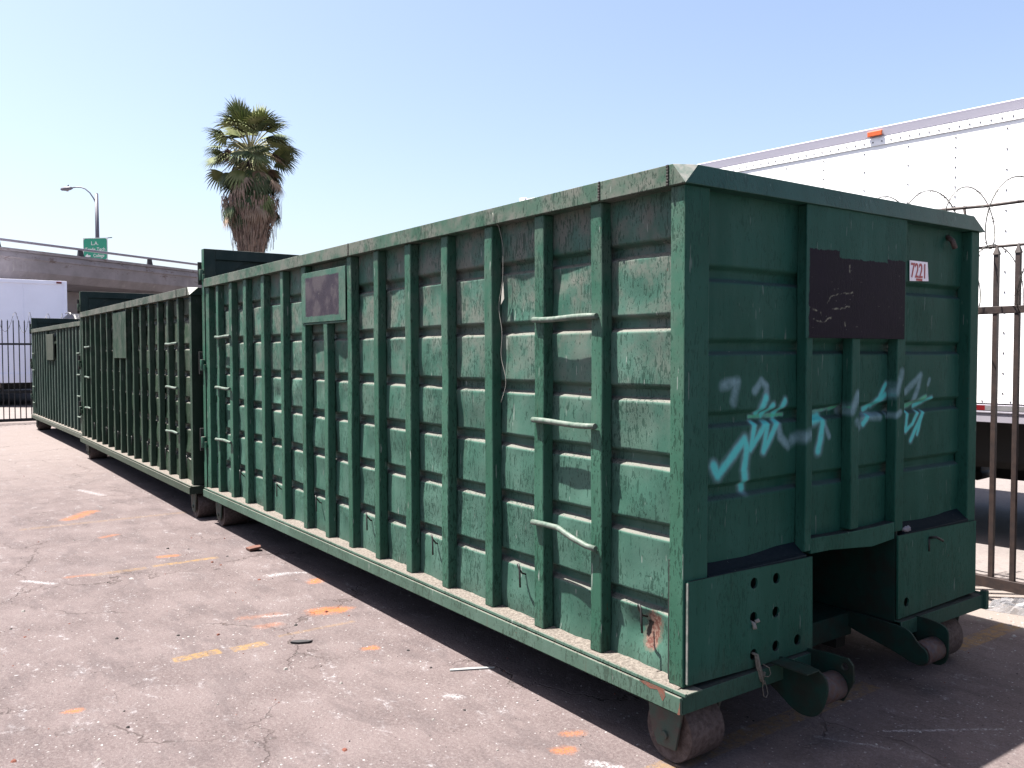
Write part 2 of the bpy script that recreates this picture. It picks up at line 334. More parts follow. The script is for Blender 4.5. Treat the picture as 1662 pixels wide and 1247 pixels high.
# ------------------------------------------------------------------ ground
def ground_mat():
    N=NT('old_asphalt_yard'); x,y,z=N.xyz(); P=N.comb(x,y,0)
    big=N.noise(P,.45,5,.6); med=N.noise(P,2.6,6,.62); fine=N.noise(P,55,5,.65); gr=N.noise(P,260,2,.6)
    col=N.mix(N.step(med,.33,.68),(.200,.152,.146),(.285,.222,.212))
    col=N.mix(N.M('MULTIPLY',N.step(big,.52,.72),.7),col,(.155,.128,.130))
    col=N.mix(N.M('MULTIPLY',N.step(N.noise(P,5,5,.7),.58,.75),.6),col,(.36,.30,.28))
    col=N.mix(N.M('MULTIPLY',N.step(fine,.42,.66),.55),col,(.36,.30,.28))
    f2=N.noise(P,120,4,.8); col=N.mix(N.M('MULTIPLY',N.step(f2,.48,.36),.6),col,(.11,.085,.085)); col=N.mix(N.M('MULTIPLY',N.step(f2,.56,.68),.6),col,(.46,.40,.38))
    st1=N.noise(N.map((.9,2.4,1),rot=(0,0,-.5),v=P),1.6,7,.75); col=N.mix(N.M('MULTIPLY',N.step(st1,.50,.40),.35),col,(.13,.105,.105))
    col=N.mix(N.M('MULTIPLY',N.step(gr,.62,.72),.5),col,(.10,.085,.085))
    col=N.mix(N.M('MULTIPLY',N.step(gr,.36,.28),.5),col,(.42,.37,.35))
    # far part of the yard: paler, grazing light put into its colour
    far=N.step(x,-7,-16); col=N.mix(N.M('MULTIPLY',far,.75),col,(.40,.33,.30))
    col=N.mix(N.M('MULTIPLY',N.step(N.M('ADD',y,N.M('MULTIPLY',med,.2)),3.0,3.25),.9),col,N.mix(fine,(.50,.42,.36),(.38,.32,.28)))
    # chalky smears
    cm=N.M('MULTIPLY',N.step(N.noise(N.map((1.6,3.2,1),rot=(0,0,.3),v=P),2.2,7,.78),.54,.68),N.step(N.noise(P,24,5,.8),.46,.60))
    col=N.mix(N.M('MULTIPLY',cm,.65),col,(.70,.66,.66))
    # small specks: pale and dark crumbs
    for sc,th,c,a in ((46,.26,(.62,.58,.56),.75),(30,.20,(.72,.69,.67),.8),(11,.11,(.66,.63,.62),.7),(38,.22,(.05,.04,.04),.7),(15,.10,(.06,.05,.05),.7)):
        v=N.V('ADD',N.V('ADD',P,(sc*.37,sc*.11,0)),N.V('SCALE',N.noise(P,sc*1.7,2,col=True),None)); v.node.inputs[1].links[0].from_node.inputs[3].default_value=.5/sc
        d=N.vor(v,sc); cid=N.xyz(N.vor(v,sc,out=1))
        th=N.M('MULTIPLY',cid[1],th); m=N.M('MULTIPLY',N.step(N.M('SUBTRACT',th,d),0,.04),N.step(cid[0],.70,.76)); col=N.mix(N.M('MULTIPLY',m,a),col,c)
    # cracks
    wv=N.V('ADD',P,N.V('SCALE',N.noise(P,1.4,5,.6,col=True),None)); wv.node.inputs[1].links[0].from_node.inputs[3].default_value=.9
    e=N.vor(wv,.42,'DISTANCE_TO_EDGE'); cr=N.M('MULTIPLY',N.step(e,.004,.001),N.step(N.noise(P,.8,3),.42,.55))
    wv2=N.V('ADD',P,N.V('SCALE',N.noise(P,3,5,.6,col=True),None)); wv2.node.inputs[1].links[0].from_node.inputs[3].default_value=.45
    e2=N.vor(wv2,1.3,'DISTANCE_TO_EDGE'); cr2=N.M('MULTIPLY',N.step(e2,.006,.001),N.step(N.noise(P,1.1,3),.55,.64))
    crk=N.M('MAXIMUM',cr,N.M('MULTIPLY',cr2,.8)); 
    for (a,b) in (((-2.66,-2.3),(-2.60,-1.55)),((-2.60,-1.55),(-2.82,-1.15)),((-2.22,-2.1),(-2.34,-1.8)),((-2.34,-1.8),(-2.42,-1.5)),((-2.42,-1.5),(-2.9,-.3)),((-1.5,-1.2),(-2.3,-1.0)),((-3.6,-1.9),(-3.75,-.6))):
        pw=N.V('ADD',P,N.V('SCALE',N.V('SUBTRACT',N.noise(P,3.2,6,.68,col=True),(.5,.5,.5)),None)); pw.node.inputs[1].links[0].from_node.inputs[3].default_value=.30
        crk=N.M('MAXIMUM',crk,N.M('MULTIPLY',N.step(seg(N,pw,(*a,0),(*b,0)),.007,.0015),N.step(N.noise(P,9,3),.38,.55,.15,.9)))
    col=N.mix(N.M('MULTIPLY',crk,.6),col,(.09,.068,.06))
    # yellow stall lines, mostly worn away
    wear=N.step(N.noise(P,22,6,.8),.42,.58); wear2=N.step(N.noise(P,1.7,3),.42,.56)
    for (xx,w,y0,y1,a) in ((-2.57,.045,-1.32,-1.06,.9),(-2.55,.045,-1.0,-.80,.85),(-2.62,.02,-.7,-.2,.35),(-4.85,.04,-1.35,-.95,.45),(-4.87,.035,-.9,-.38,.75),(-.09,.055,-.3,1.5,.55),(-.12,.06,2.4,3.1,.8),(-7.15,.05,-1.6,0,.25)):
        dx=N.M('SUBTRACT',N.M('ABSOLUTE',N.M('SUBTRACT',x,xx)),w); dy=N.M('SUBTRACT',N.M('ABSOLUTE',N.M('SUBTRACT',y,(y0+y1)/2)),(y1-y0)/2)
        m=N.step(N.M('ADD',N.M('MAXIMUM',dx,dy),N.M('MULTIPLY',N.M('SUBTRACT',fine,.5),.03)),.006,-.006)
        col=N.mix(N.M('MULTIPLY',N.M('MULTIPLY',m,N.M('ADD',N.M('MULTIPLY',wear,.8),.15)),a),col,(.50,.30,.11))
    # orange spray marks
    for (a,b,wd,al) in (((-2.95,-.30),(-2.91,-.17),.085,1),((-3.66,-.03),(-3.70,.0),.06,.95),((-5.17,-.76),(-5.15,-.66),.05,.8),((-7.45,-1.12),(-7.8,-.86),.09,.75),((-2.11,-.36),(-2.10,-.33),.04,.9),((-2.15,-1.9),(-2.14,-1.87),.03,.9),((-.57,-.13),(-.55,-.08),.035,.6),((-.47,-.26),(-.45,-.22),.04,.75),((-2.86,-.72),(-2.85,-.62),.05,.35),((-3.1,-.75),(-3.05,-.55),.05,.25),((-6.3,-1.0),(-6.35,-.9),.05,.5),((-4.9,-1.5),(-4.88,-1.35),.04,.35)):
        d=N.M('ADD',seg(N,P,(*a,0),(*b,0)),N.M('MULTIPLY',N.M('SUBTRACT',N.noise(P,15,6,.75),.5),wd*2.6))
        m=N.M('MULTIPLY',N.step(d,wd*1.35,wd*.1),N.step(N.noise(P,95,4,.75),.40,.60,.15,1)); col=N.mix(N.M('MULTIPLY',m,al),col,(.85,.25,.04))
    # white smears
    for (a,b,wd,al) in (((-4.98,-1.8),(-4.75,-1.62),.03,.8),((-4.03,-.24),(-4.02,-.10),.05,.7),((-4.0,-.04),(-3.96,.02),.03,.6),((-1.25,-.34),(-1.2,-.30),.035,.6),((-3.05,-.62),(-3.0,-.5),.03,.5),((-.3,-.22),(-.2,-.16),.03,.8),((.25,1.05),(.55,1.5),.012,.7),((.1,.75),(.35,.9),.015,.4),((-9.5,-.7),(-8.9,-.55),.06,.5)):
        d=N.M('ADD',seg(N,P,(*a,0),(*b,0)),N.M('MULTIPLY',N.M('SUBTRACT',N.noise(P,22,5,.75),.5),wd*3))
        m=N.M('MULTIPLY',N.step(d,wd*1.2,wd*.1),N.step(N.noise(P,60,4,.75),.42,.56)); col=N.mix(N.M('MULTIPLY',m,al),col,(.78,.76,.76))
    bump=N.M('ADD',N.M('MULTIPLY',fine,.5),N.M('ADD',N.M('MULTIPLY',gr,.35),N.M('ADD',N.M('MULTIPLY',med,.8),N.M('MULTIPLY',crk,-1.2))))
    return N.fin(N.mix(1.0,col,(1.17,1.20,1.26),'MULTIPLY'),.9,bump,.6,.014,spec=.12)
b=MB(); S=1500
b.add([(-S,-S,0),(S,-S,0),(S,S,0),(-S,S,0)],[(0,1,2,3)])
tag(b.build('ground',ground_mat()),kind='structure')
N=NT('pale_concrete_road'); nn=N.noise(None,1.5,6,.65); n2=N.noise(N.map((1,4,1)),14,4,.7); n3=N.noise(None,90,3)
cc=N.mix(N.step(nn,.3,.7),(.46,.40,.38),(.38,.33,.32)); cc=N.mix(N.M('MULTIPLY',N.step(n2,.5,.6),.5),cc,(.26,.22,.215)); cc=N.mix(N.M('MULTIPLY',N.step(n3,.55,.7),.4),cc,(.6,.55,.53))
roadm=N.fin(cc,.9,n3,.4,.01)
tag(MB().add([(-60,3.95,.004),(60,3.95,.004),(60,16,.004),(-60,16,.004)],[(0,1,2,3)]).build('road',roadm),kind='structure')
tag(MB().add([(-60,-30,.005),(-22.6,-30,.005),(-22.6,3.9,.005),(-60,3.9,.005)],[(0,1,2,3)]).build('road',roadm),kind='structure')

# ------------------------------------------------------------------ roll-off containers
W=2.36
def wheel(parent,x,y,outy,mirror=1,r=.125,w=.25,name='wheel'):
    y0,y1=(y,y+w)
    b=MB(); n=40
    prof=[(0,y0+.012),(r*.3,y0+.012),(r*.82,y0+.004),(r*.97,y0),(r,y0+.008),(r,y1-.008),(r*.97,y1),(r*.82,y1-.004),(r*.3,y1-.012),(0,y1-.012)]
    vs=[]; fs=[]
    for k in range(n):
        a=2*math.pi*k/n
        for (rr,yy) in prof: vs.append((x+rr*math.cos(a),yy,r+rr*math.sin(a)))
    m=len(prof)
    for k in range(n):
        for j in range(m-1): fs.append((k*m+j,((k+1)%n)*m+j,((k+1)%n)*m+j+1,k*m+j+1))
    b.add(vs,fs,0,True)
    o=b.build(name,MAT['rust'],parent)
    e=o.modifiers.new('es','EDGE_SPLIT'); e.split_angle=R(35)
    # fork plates either side, tapering downwards, and a hub bolt
    for yy in (y0-.022,y1+.008):
        f=MB(); f.prism([(x-.115,.30),(x+.105,.30),(x+.055,r-.06),(x-.045,r-.065),(x-.08,r+.0)],yy,yy+.012,'y')
        f.tube([(x,yy-.012,r-.01),(x,yy+.02,r-.01)],.018,8)
        f.build('fork_plate',MAT['forkp'],o,.002)
    return o
def rib_mesh(x0,x1,z0,z1,y0,y1,jx,taper=.012,k=10):
    """vertical channel, face at y0, slightly wavy"""
    b=MB(); vs=[]
    for i in range(k+1):
        z=z0+(z1-z0)*i/k
        dx=.007*noise.noise((jx*3.1,z*1.5,1))+.003*noise.noise((jx,z*6,1)); dy=.006*noise.noise((jx,z*2.2,5))
        vs+=[(x0-taper+dx,y1,z),(x0+dx,y0+dy,z),(x1+dx,y0+dy,z),(x1+taper*.2+dx,y1,z)]
    fs=[]
    for i in range(k):
        for j in range(3): a=i*4+j; fs.append((a,a+1,a+5,a+4))
        fs.append((i*4+3,i*4,i*4+4,i*4+7))
    fs+=[(0,1,2,3),(k*4,k*4+1,k*4+2,k*4+3)]
    return b.add(vs,fs)
RX=[(-6.096,-6.029),(-5.706,-5.624),(-5.302,-5.22),(-4.845,-4.766),(-4.388,-4.323),(-3.941,-3.868),(-3.524,-3.457),(-3.124,-3.055),(-2.718,-2.65),(-2.295,-2.221),(-1.864,-1.793),(-1.42,-1.347),(-.985,-.911),(-.564,-.489)]
CS=[2.145,1.833,1.533,1.25,.955,.638]
CE=[2.035,1.73,1.425,1.118]
def container(name,loc,rz,L,hs,kind,M,label,gate_z,dents,seed,front_detail=True,ladder_z=(1.87,1.38,.88)):
    T=empty(name,loc,rz); tag(T,label,'roll-off container','green roll-off containers parked end to end')
    ZB,ZS,ZR,ZT=.27,.358,2.373*hs,2.458*hs
    k=L/6.44
    ribs=[(a*k,c*k if False else a*k+(c-a)) for a,c in RX] if kind=='A' else []
    cs=[c*hs for c in CS] if kind=='A' else []
    if kind=='B':
        n=17; ribs=[(-.42-i*(L-.75)/(n-1)-.05,-.42-i*(L-.75)/(n-1)+.05) for i in range(n)][::-1]
    # corner posts
    for (px,py0) in ((-.145,0),(-.145,W),(-L,0),(-L,W)):
        pass
    MB().prism([(-.077,0),(0,0),(0,.145),(-.012,.145),(-.012,.03),(-.077,.03)],ZS,ZR,'z').build('corner_post',[M['rib'],M['endf']],T,.005)
    for q in bpy.data.objects[-1].data.polygons if False else COL.objects[-1].data.polygons:
        if q.normal.x>.5: q.material_index=1  # end-facing side gets the darker copy, so its shade is in the colour
    MB().prism([(0,2.27),(0,W),(-.077,W),(-.077,2.27)],ZS,ZR,'z').build('corner_post',M['endf'],T,.006)
    MB().box(-L,-L+.11,0,.08,ZS,ZR).build('corner_post',M['rib'],T,.006)
    MB().box(-L,-L+.11,W-.08,W,ZS,ZR).build('corner_post',M['rib'],T,.006)
    # sheets
    rc=[-L+.05]+[(a+c)/2 for a,c in ribs]+[-.04]
    if kind=='A':
        sheet('side_panel',-L+.02,-.02,ZS-.01,ZR+.02,cs,lambda u,z,d:(u,d,z),M['sideh'],T,ribs=rc,dents=dents,seed=seed)
        sheet('end_panel',.02,W-.02,.80,ZR+.02,[c*hs for c in CE],lambda u,z,d:(-d-.008,u,z),M['end'],T,d0=.05,ribs=(.1,.78,1.18,1.58,2.3),seed=seed+3,amp=.008,gd=.028,pillow=.010)
    else:
        sheet('side_panel',-L+.02,-.02,ZS-.01,ZR+.02,[],lambda u,z,d:(u,d,z),M['side'],T,ribs=rc,seed=seed,amp=.006,d0=.055,step=.05)
        sheet('end_panel',.02,W-.02,.80,ZR+.02,[],lambda u,z,d:(-d-.008,u,z),M['end'],T,seed=seed+3,step=.1)
    sheet('side_panel',-L+.02,-.14,ZS-.01,ZR+.02,cs,lambda u,z,d:(u,W-d,z),M['side'],T,step=.12,seed=seed+5)
    MB().box(-L+.05,-.17,.16,.165,ZS,ZR).box(-L+.05,-.17,W-.165,W-.16,ZS,ZR).build('inner_wall',MAT['inner'],T)
    # ribs
    for i,(a,c) in enumerate(ribs):
        jx=i+seed*7
        if kind=='A' and i==6:
            rib_mesh(a,c,ZS,1.95*hs,0,.06,jx).build('rib',M['rib'],T,.007); continue
        if kind=='B' and i in (6,7,8):
            rib_mesh(a,c,ZS,1.715*hs,0,.07,jx,.0).build('rib',M['rib'],T,.012,3); continue
        rib_mesh(a,c,ZS,ZR,0,.062,jx,0.0 if kind=='B' else .010).build('rib',M['rib'],T,.012 if kind=='B' else .007,3 if kind=='B' else 2)
    for i in range(1,len(ribs),3):   # a few ribs on the far side too
        a,c=ribs[i]; rib_mesh(a,c,ZS,ZR,W,W-.06,i).build('rib',M['rib'],T)
    # top rim
    e=.02
    rim=MB()
    zt,zb=ZT,ZR
    A=(-.05,-e,zt); B=(0.0,.075,zt); Cc=(e,-e,zb)
    A2=(-.05,W+e,zt); B2=(0.0,W-.07,zt); C2=(e,W+e,zb)
    Li=-L
    # long near side
    rim.add([(Li,-e,zb),Cc,A,(Li,-e,zt),(Li,.09,zb),(-.09,.09,zb),(-.09,.09,zt),(Li,.09,zt)],[(0,1,2,3),(4,5,6,7),(0,3,7,4),(0,1,5,4),(3,2,6,7)],0)
    rim.add([(Li,W+e,zb),C2,A2,(Li,W+e,zt),(Li,W-.09,zb),(-.09,W-.09,zb),(-.09,W-.09,zt),(Li,W-.09,zt)],[(0,1,2,3),(4,5,6,7),(0,3,7,4),(0,1,5,4),(3,2,6,7)],0)
    rim.add([Cc,C2,B2,B,(-.09,.09,zb),(-.09,W-.09,zb),(-.09,W-.09,zt),(-.09,.09,zt)],[(0,1,2,3),(4,5,6,7),(0,1,5,4),(3,2,6,7)],1)
    rim.add([A,B,Cc,(-.09,.09,zt)],[(0,2,1),(0,1,3)],2); rim.add([A2,B2,C2,(-.09,W-.09,zt)],[(0,2,1),(0,1,3)],1)  # near chamfer coloured pale: light on its upward slope painted in
    # weld seams
    for xs in ((-.075,) if kind=='B' else (-.075,-.485,-3.05)):
        for q in range(7): 
            zz=zb+.006+q*(zt-zb-.012)/6; rim.box(xs-.006+random.uniform(-.003,.003),xs+.006,-e-.005,-e+.001,zz-.006,zz+.006,3)
    rim.build('top_rim',[M['rim'],MAT['rim_end'] if kind=='A' and name=='X' else M['rime'],MAT['chip_and_lit_corner'],MAT['weld']],T,.004)
    # sill: channel with a thin lip, dirt on the ledge
    s1=.05
    sl=MB()
    sl.box(-L,.035,-s1,-s1+.012,ZB,ZS-.016); sl.box(-L,.035,-s1,.10,ZB,ZB+.008)
    sl.box(-L,.05,-s1+.012,-s1+.024,ZS-.014,ZS+.002)
    sl.box(-L,.045,-s1+.024,.07,ZS-.012,ZS-.004)
    sl.build('side_sill',M['sill'],T,.003)
    for (q0,q1) in ((-s1+.014,.842),(1.555,W+s1)):
        sf=MB(); sf.box(.024,.036,q0,q1,ZB+.001,ZS-.01).box(-.1,.024,q0,q1,ZB+.001,ZB+.01).box(-.06,.030,max(q0,0),q1-.01,ZS-.018,ZS-.010)
        if q1>2: sf.box(.02,.055,W+s1-.02,W+s1+.012,ZB-.004,ZS+.012)
        sf.build('end_sill',M['endf'],T,.003)
    MB().box(-L,.03,W+s1-.012,W+s1,ZB,ZS).build('side_sill',M['sill'],T,.003)
    # dirt bank lying on the ledge (uneven)
    d=MB(); n=int(L/.03); vs=[]
    for i in range(n+1):
        u=-L+.02+(L-.03)*i/n; h=.004+.010*abs(noise.noise((u*4,seed,0)))+.006*abs(noise.noise((u*15,seed,3)))
        vs+=[(u,-s1+.025,ZS-.003),(u,-.004,ZS-.003+h*.7),(u,.085,ZS+h*1.5)]
    d.add(vs,[(i*3+j,(i+1)*3+j,(i+1)*3+j+1,i*3+j+1) for i in range(n) for j in range(2)],0,True)
    d.build('ledge_dirt',MAT['dirt'],T)
    # floor and long rails
    MB().box(-L,-1.2,.03,W-.03,.285,.34).box(-1.2,-.02,.03,.83,.285,.34).box(-1.2,-.02,1.56,W-.03,.285,.34).build('floor',MAT['under'],T)
    for yy in (.70,1.58):
        MB().box(-L+.1,-.35,yy,yy+.08,.10,.285).build('main_rail',MAT['under'],T)
    nx=int(L/.45)
    cm=MB()
    for i in range(1,nx): cm.box(-i*L/nx-.03,-i*L/nx+.03,-.03,W+.03,.272,.284)
    cm.build('cross_members',MAT['under'],T)
    # wheels
    wheel(T,-.12,.05,0,r=.13,w=.20); wheel(T,-.12,W-.33,0,w=.22)
    wheel(T,-L+.26,.045,0); wheel(T,-L+.26,W-.33,0)
    # rungs
    def rung(x0,x1,z,bent=False,right=True):
        pts=[(x0,-.016,z),(x1,-.016,z)]
        if bent: pts=[(x0,-.018,z),(x0+.1,-.02,z+.004),(x0+.21,-.03,z+.008),(x0+.32,-.035,z-.02),(x1-.06,-.02,z-.045),(x1,-.016,z-.048)]
        else:
            pts=[(x0+(x1-x0)*i/6,-.016-.004*math.sin(i*1.3+z*9),z+.004*math.sin(i+z*5)) for i in range(7)]
        MB().tube(pts,.0135,10).build('ladder_rung',MAT['rung'],T)
    if kind=='A':
        for z in ladder_z:
            rung(ribs[12][0]+.01,ribs[13][1]-.02,z*hs,bent=(z<1 and seed==1))
            rung(ribs[0][0]+.01,ribs[1][1]-.02,z*hs)
        # hooks low on the panels
        for i in range(0,14,2):
            hx=(ribs[i][1]+(ribs[i+1][0] if i<13 else -.08))/2+.0 if i+1<14 else -.25
            hx=[-.25,-1.12,-1.985,-2.85,-3.70,-4.52,-5.45][i//2]*k
            b=MB(); zz=.60
            b.tube([(hx-.024,.075,zz-.03),(hx-.024,.045,zz-.02),(hx-.020,.02,zz+.01),(hx-.010,.006,zz+.034),(hx+.002,.0,zz+.040),(hx+.012,.0,zz+.025),(hx+.018,-.002,zz-.02),(hx+.024,-.004,zz-.075)],.005,6)
            b.build('tarp_hook',MAT['darkwire'],T)
    else:
        for (xx) in (-.42,-L+.28):
            for z in (1.72,1.35,.98,.62):
                MB().tube([(xx-.16,-.02,z),(xx+.12,-.02,z)],.0135,8).build('ladder_rung',MAT['rung'],T)
    # side name plate
    if kind=='A':
        if seed==1:
            MB().prism([(-3.905,2.315),(-3.908,1.94),(-3.128,1.94),(-3.128,2.315)],-.008,.0-.001,'y').build('name_plate',MAT['side_plate'],T,.002)
            MB().box(-3.91,-3.125,-.002,.05,1.925,1.9385).build('plate_frame',M['rib'],T,.003)
        else: MB().box(-3.86*k,-3.04*k,-.008,-.001,1.70*hs,2.34*hs).build('name_plate',M['rib'],T,.002)
    else: 
        MB().box(ribs[6][0]-.06,ribs[8][1]+.02,-.03,-.004,1.72*hs,2.28*hs).build('name_plate',MAT['oliveplate'],T,.004)
    # tailgate, taller than the box
    gz=gate_z; g=MB()
    g.box(-L-.10,-L-.02,0,.11,ZB+.02,gz); g.box(-L-.10,-L-.02,W-.11,W,ZB+.02,gz)
    g.box(-L-.10,-L-.02,.11,W-.11,gz-.105,gz); g.box(-L-.10,-L-.02,.11,W-.11,ZB+.02,ZB+.12)
    g.box(-L-.07,-L-.055,.11,W-.11,ZB+.12,gz-.105)
    g.prism([(.11,gz-.105),(.11,gz-.30),(.20,gz-.29),(.40,gz-.13),(.50,gz-.105)],-L-.054,-L-.04,'x')
    for yy in (.6,1.15,1.7): g.box(-L-.10,-L-.071,yy,yy+.06,ZB+.12,gz-.105)
    tg=g.build('tailgate',MAT['gate'],T,.004)
    MB().box(-L-.101,-L-.019,-.006,-.001,ZB+.03,gz-.002).build('gate_edge',M['rib'],tg,.002)
    for zz in (gz-.26,1.60*hs,.82*hs):
        h=MB(); h.tube([(-L-.03,-.03,zz-.06),(-L-.03,-.03,zz+.05)],.022,10); h.box(-L-.05,-L+.02,-.028,-.008,zz-.06,zz+.0)
        h.build('hinge',M['rib'],tg,.002)
        MB().box(-L-.125,-L-.105,-.04,.02,zz-.10,zz+.13).build('latch_bar',MAT['darkwire'],tg,.003)
    # front end
    for (y0,y1,z0) in ((.797,.845,.80),(1.153,1.219,.86),(1.543,1.618,.80)):
        P=rib_mesh(y0,y1,z0,ZR,0,.055,y0*9,.0)
        P.v=[(-q[1]-.001,q[0],q[2]) for q in P.v]; P.build('rib',M['endr'],T,.005)
    MB().prism([(.845,.785),(1.0,.782),(1.2,.765),(1.35,.752),(1.545,.766),(1.545,.852),(1.35,.848),(1.1,.85),(.845,.858)],-.06,-.003,'x').build('header_beam',M['endf'],T,.004)
    if front_detail:
        # angled ledges above the lower plates
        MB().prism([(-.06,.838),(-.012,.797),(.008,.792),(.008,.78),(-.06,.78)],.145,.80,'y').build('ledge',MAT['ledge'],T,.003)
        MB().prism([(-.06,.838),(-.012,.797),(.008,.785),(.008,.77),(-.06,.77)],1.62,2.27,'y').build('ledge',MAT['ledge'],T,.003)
        holes=[(.424,.722,.024),(.575,.720,.024),(.422,.574,.024),(.573,.571,.024),(.424,.413,.024),(.575,.42,.024),(.729,.417,.024)]
        plate([(.014,.790),(.30,.788),(.60,.782),(.835,.779),(.842,.353),(.4,.356),(.014,.37)],holes,.010,lambda a,b_,d:(.004+d,a,b_)).build('gusset_plate',M['endf'],T)
        plate([(1.551,.783),(2.345,.770),(2.35,.368),(1.559,.355)],[(1.635,.431,.024)],.010,lambda a,b_,d:(.004+d,a,b_)).build('gusset_plate',M['endf'],T)
        MB().box(.0045,.0155,.0115,.0155,.375,.785).build('chipped_edge',MAT['chip_and_lit_corner'],T)
        MB().tube([(.010+.004,1.845,.735),(.05,1.85,.745),(.06,1.90,.72)],.007,6).tube([(.014,1.845,.735),(.014,1.845,.665)],.007,6).build('hook_bolt',MAT['darkwire'],T)
        MB().box(-.001,.006,.780,1.595,1.775,2.374).build('name_plate',MAT['end_plate'],T,.001)
        MB().add([(-.05,-.0507,.352),(-.16,-.0507,.352),(-.20,-.0507,.345),(-.13,-.0507,.330),(-.09,-.0507,.338),(-.06,-.0507,.300),(-.045,-.0507,.325)],[(0,1,2,3,4,5,6)]).add([(.028,-.0507,.30),(.034,-.0507,.33),(.035,-.0507,.275),(.02,-.0507,.272)],[(0,1,2,3)]).build('rust_scar',MAT['scar'],T)
        st=plate([(1.722,2.184),(1.897,2.184),(1.909,2.085),(1.725,2.078)],[],.0015,lambda a,b_,d:(-.046+d,a,b_)).build('number_sticker',MAT['white'],T)
        st.parent=T
        txt('7221',st,(-.043,1.731,2.098),.108,(R(90),0,R(90)),MAT['red'],sx=.72)
        MB().box(-.044,-.043,1.785,1.845,2.082,2.094).build('lettering',MAT['red'],st)
        # a lug bolted under the rim
        MB().tube([(-.05,2.10,2.335),(-.02,2.10,2.31),(-.015,2.12,2.27)],.014,8).build('lug',MAT['rust'],T)
    else:
        MB().box(.004,.012,.014,.84,.36,.79).build('gusset_plate',M['endf'],T); MB().box(.004,.012,1.55,2.345,.36,.78).build('gusset_plate',M['endf'],T)
    # tunnel between the two lower plates
    MB().box(-.10,-.092,.02,.80,.30,.86).build('end_backing',MAT['under'],T); MB().box(-.10,-.092,1.567,W-.02,.30,.86).build('end_backing',MAT['under'],T)  # dark backing added to stop light showing through the plate holes
    tn=MB(); tn.box(-1.25,-.02,.80,.815,.30,.852).box(-1.25,-.002,1.552,1.567,.34,.852).box(-1.27,-1.25,.8,1.567,.1,.852).box(-1.25,-.06,.80,1.567,.852,.86)
    tn.build('hoist_tunnel',MAT['noseg'],T)
    MB().box(-.62,-.24,.815,1.551,.215,.335).build('tunnel_crossbar',MAT['noseg'],T,.004)
    # nose roller brackets
    for side,(ya,yb) in enumerate(((.60,.80),(1.52,1.70))):
        nb=MB()
        if side==0:
            nb.prism(rnd_poly([(-.1,.36),(.12,.375),(.235,.36),(.262,.30),(.235,.20),(.19,.15),(.10,.145),(.0,.21),(-.14,.28)]),ya,ya+.012,'y')
            nb.box(.036,.22,ya-.09,ya,.362,.370)
        else:
            nb.prism(rnd_poly([(-.3,.35),(.036,.338),(.10,.325),(.14,.27),(.19,.245),(.19,.18),(.13,.16),(.02,.20),(-.3,.27)]),ya,ya+.012,'y')
        nb.build('nose_bracket',MAT['noseg'],T,.003)
        if side==0: pb=plate([(-.05,.355),(.10,.372),(.22,.375),(.245,.35),(.25,.28),(.20,.18),(-.05,.18)],[(.205,.335,.016)],.012,lambda a,b_,d:(a,yb+d,b_))
        else: pb=MB().prism(rnd_poly([(-.03,.355),(.13,.35),(.19,.33),(.20,.28),(.195,.14),(.10,.12),(-.03,.2)]),yb,yb+.012,'y')
        pb.build('nose_bracket',MAT['noseg'],T,.002)
        cx,cz,rr=(.165,.245,.062) if side==0 else (.135,.215,.058)
        o=MB().tube([(cx,ya+.02,cz),(cx,yb-.008,cz)],rr,24).build('nose_roller',MAT['rust2'],T)
    return T
def txt(s,parent,loc,size,rot,mat,sx=1,name='lettering',ext=.0008,align='LEFT'):
    c=bpy.data.curves.new(name,'FONT'); c.body=s; c.size=size; c.extrude=ext; c.align_x=align; c.offset=size*.008
    o=bpy.data.objects.new(name,c); COL.objects.link(o); bpy.context.view_layer.update()
    me=bpy.data.meshes.new_from_object(o.evaluated_get(bpy.context.evaluated_depsgraph_get())); bpy.data.objects.remove(o); bpy.data.curves.remove(c)
    me.name=name; q=bpy.data.objects.new(name,me); COL.objects.link(q); me.materials.clear(); me.materials.append(mat)
    q.location=loc; q.rotation_euler=rot; q.scale=(sx,1,1); q.parent=parent; return q
MAT['oliveplate']=paint('sage_plate_paint',(.10,.13,.10),(.13,.165,.13),fade=.4,chips=.4,rust=.3,off=27)
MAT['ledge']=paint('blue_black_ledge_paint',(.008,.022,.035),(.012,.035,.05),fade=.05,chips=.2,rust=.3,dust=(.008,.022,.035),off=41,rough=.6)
MA=dict(side=MAT['side'],sideh=MAT['side_hole'],rib=MAT['rib'],end=MAT['end'],endf=MAT['end_plain'],endr=MAT['end'],rim=MAT['rim'],rime=MAT['rim_end'],sill=MAT['sill'])
MBb=dict(side=MAT['g2side'],sideh=MAT['g2side'],rib=MAT['g2rib'],end=MAT['g2end'],endf=MAT['g2end'],endr=MAT['g2end'],rim=MAT['rim2'],rime=MAT['g2end'],sill=MAT['g2rib'])
MC=dict(side=MAT['g3side'],sideh=MAT['g3side'],rib=MAT['g3side'],end=MAT['g2end'],endf=MAT['g2end'],endr=MAT['g2end'],rim=MAT['rim2'],rime=MAT['g2end'],sill=MAT['rim2'])
dn=[(-.25,.52,.10,.035),(-.35,.50,.08,.02),(-4.62,1.35,.07,.03),(-4.2,1.42,.09,-.02),(-1.2,2.05,.12,.01),(-2.0,.75,.12,.012),(-3.3,1.65,.10,.02),(-1.62,1.3,.14,.010),(-2.5,1.72,.1,.012),(-5.0,1.0,.1,.015),(-.3,1.42,.12,.008),(-3.45,1.05,.09,.016)]
C1=container('rolloff_container',(0,0,0),0,6.44,1.0,'A',MA,'nearest, largest green roll-off container with 7221 sticker and teal graffiti on its end',2.766,dn,1)
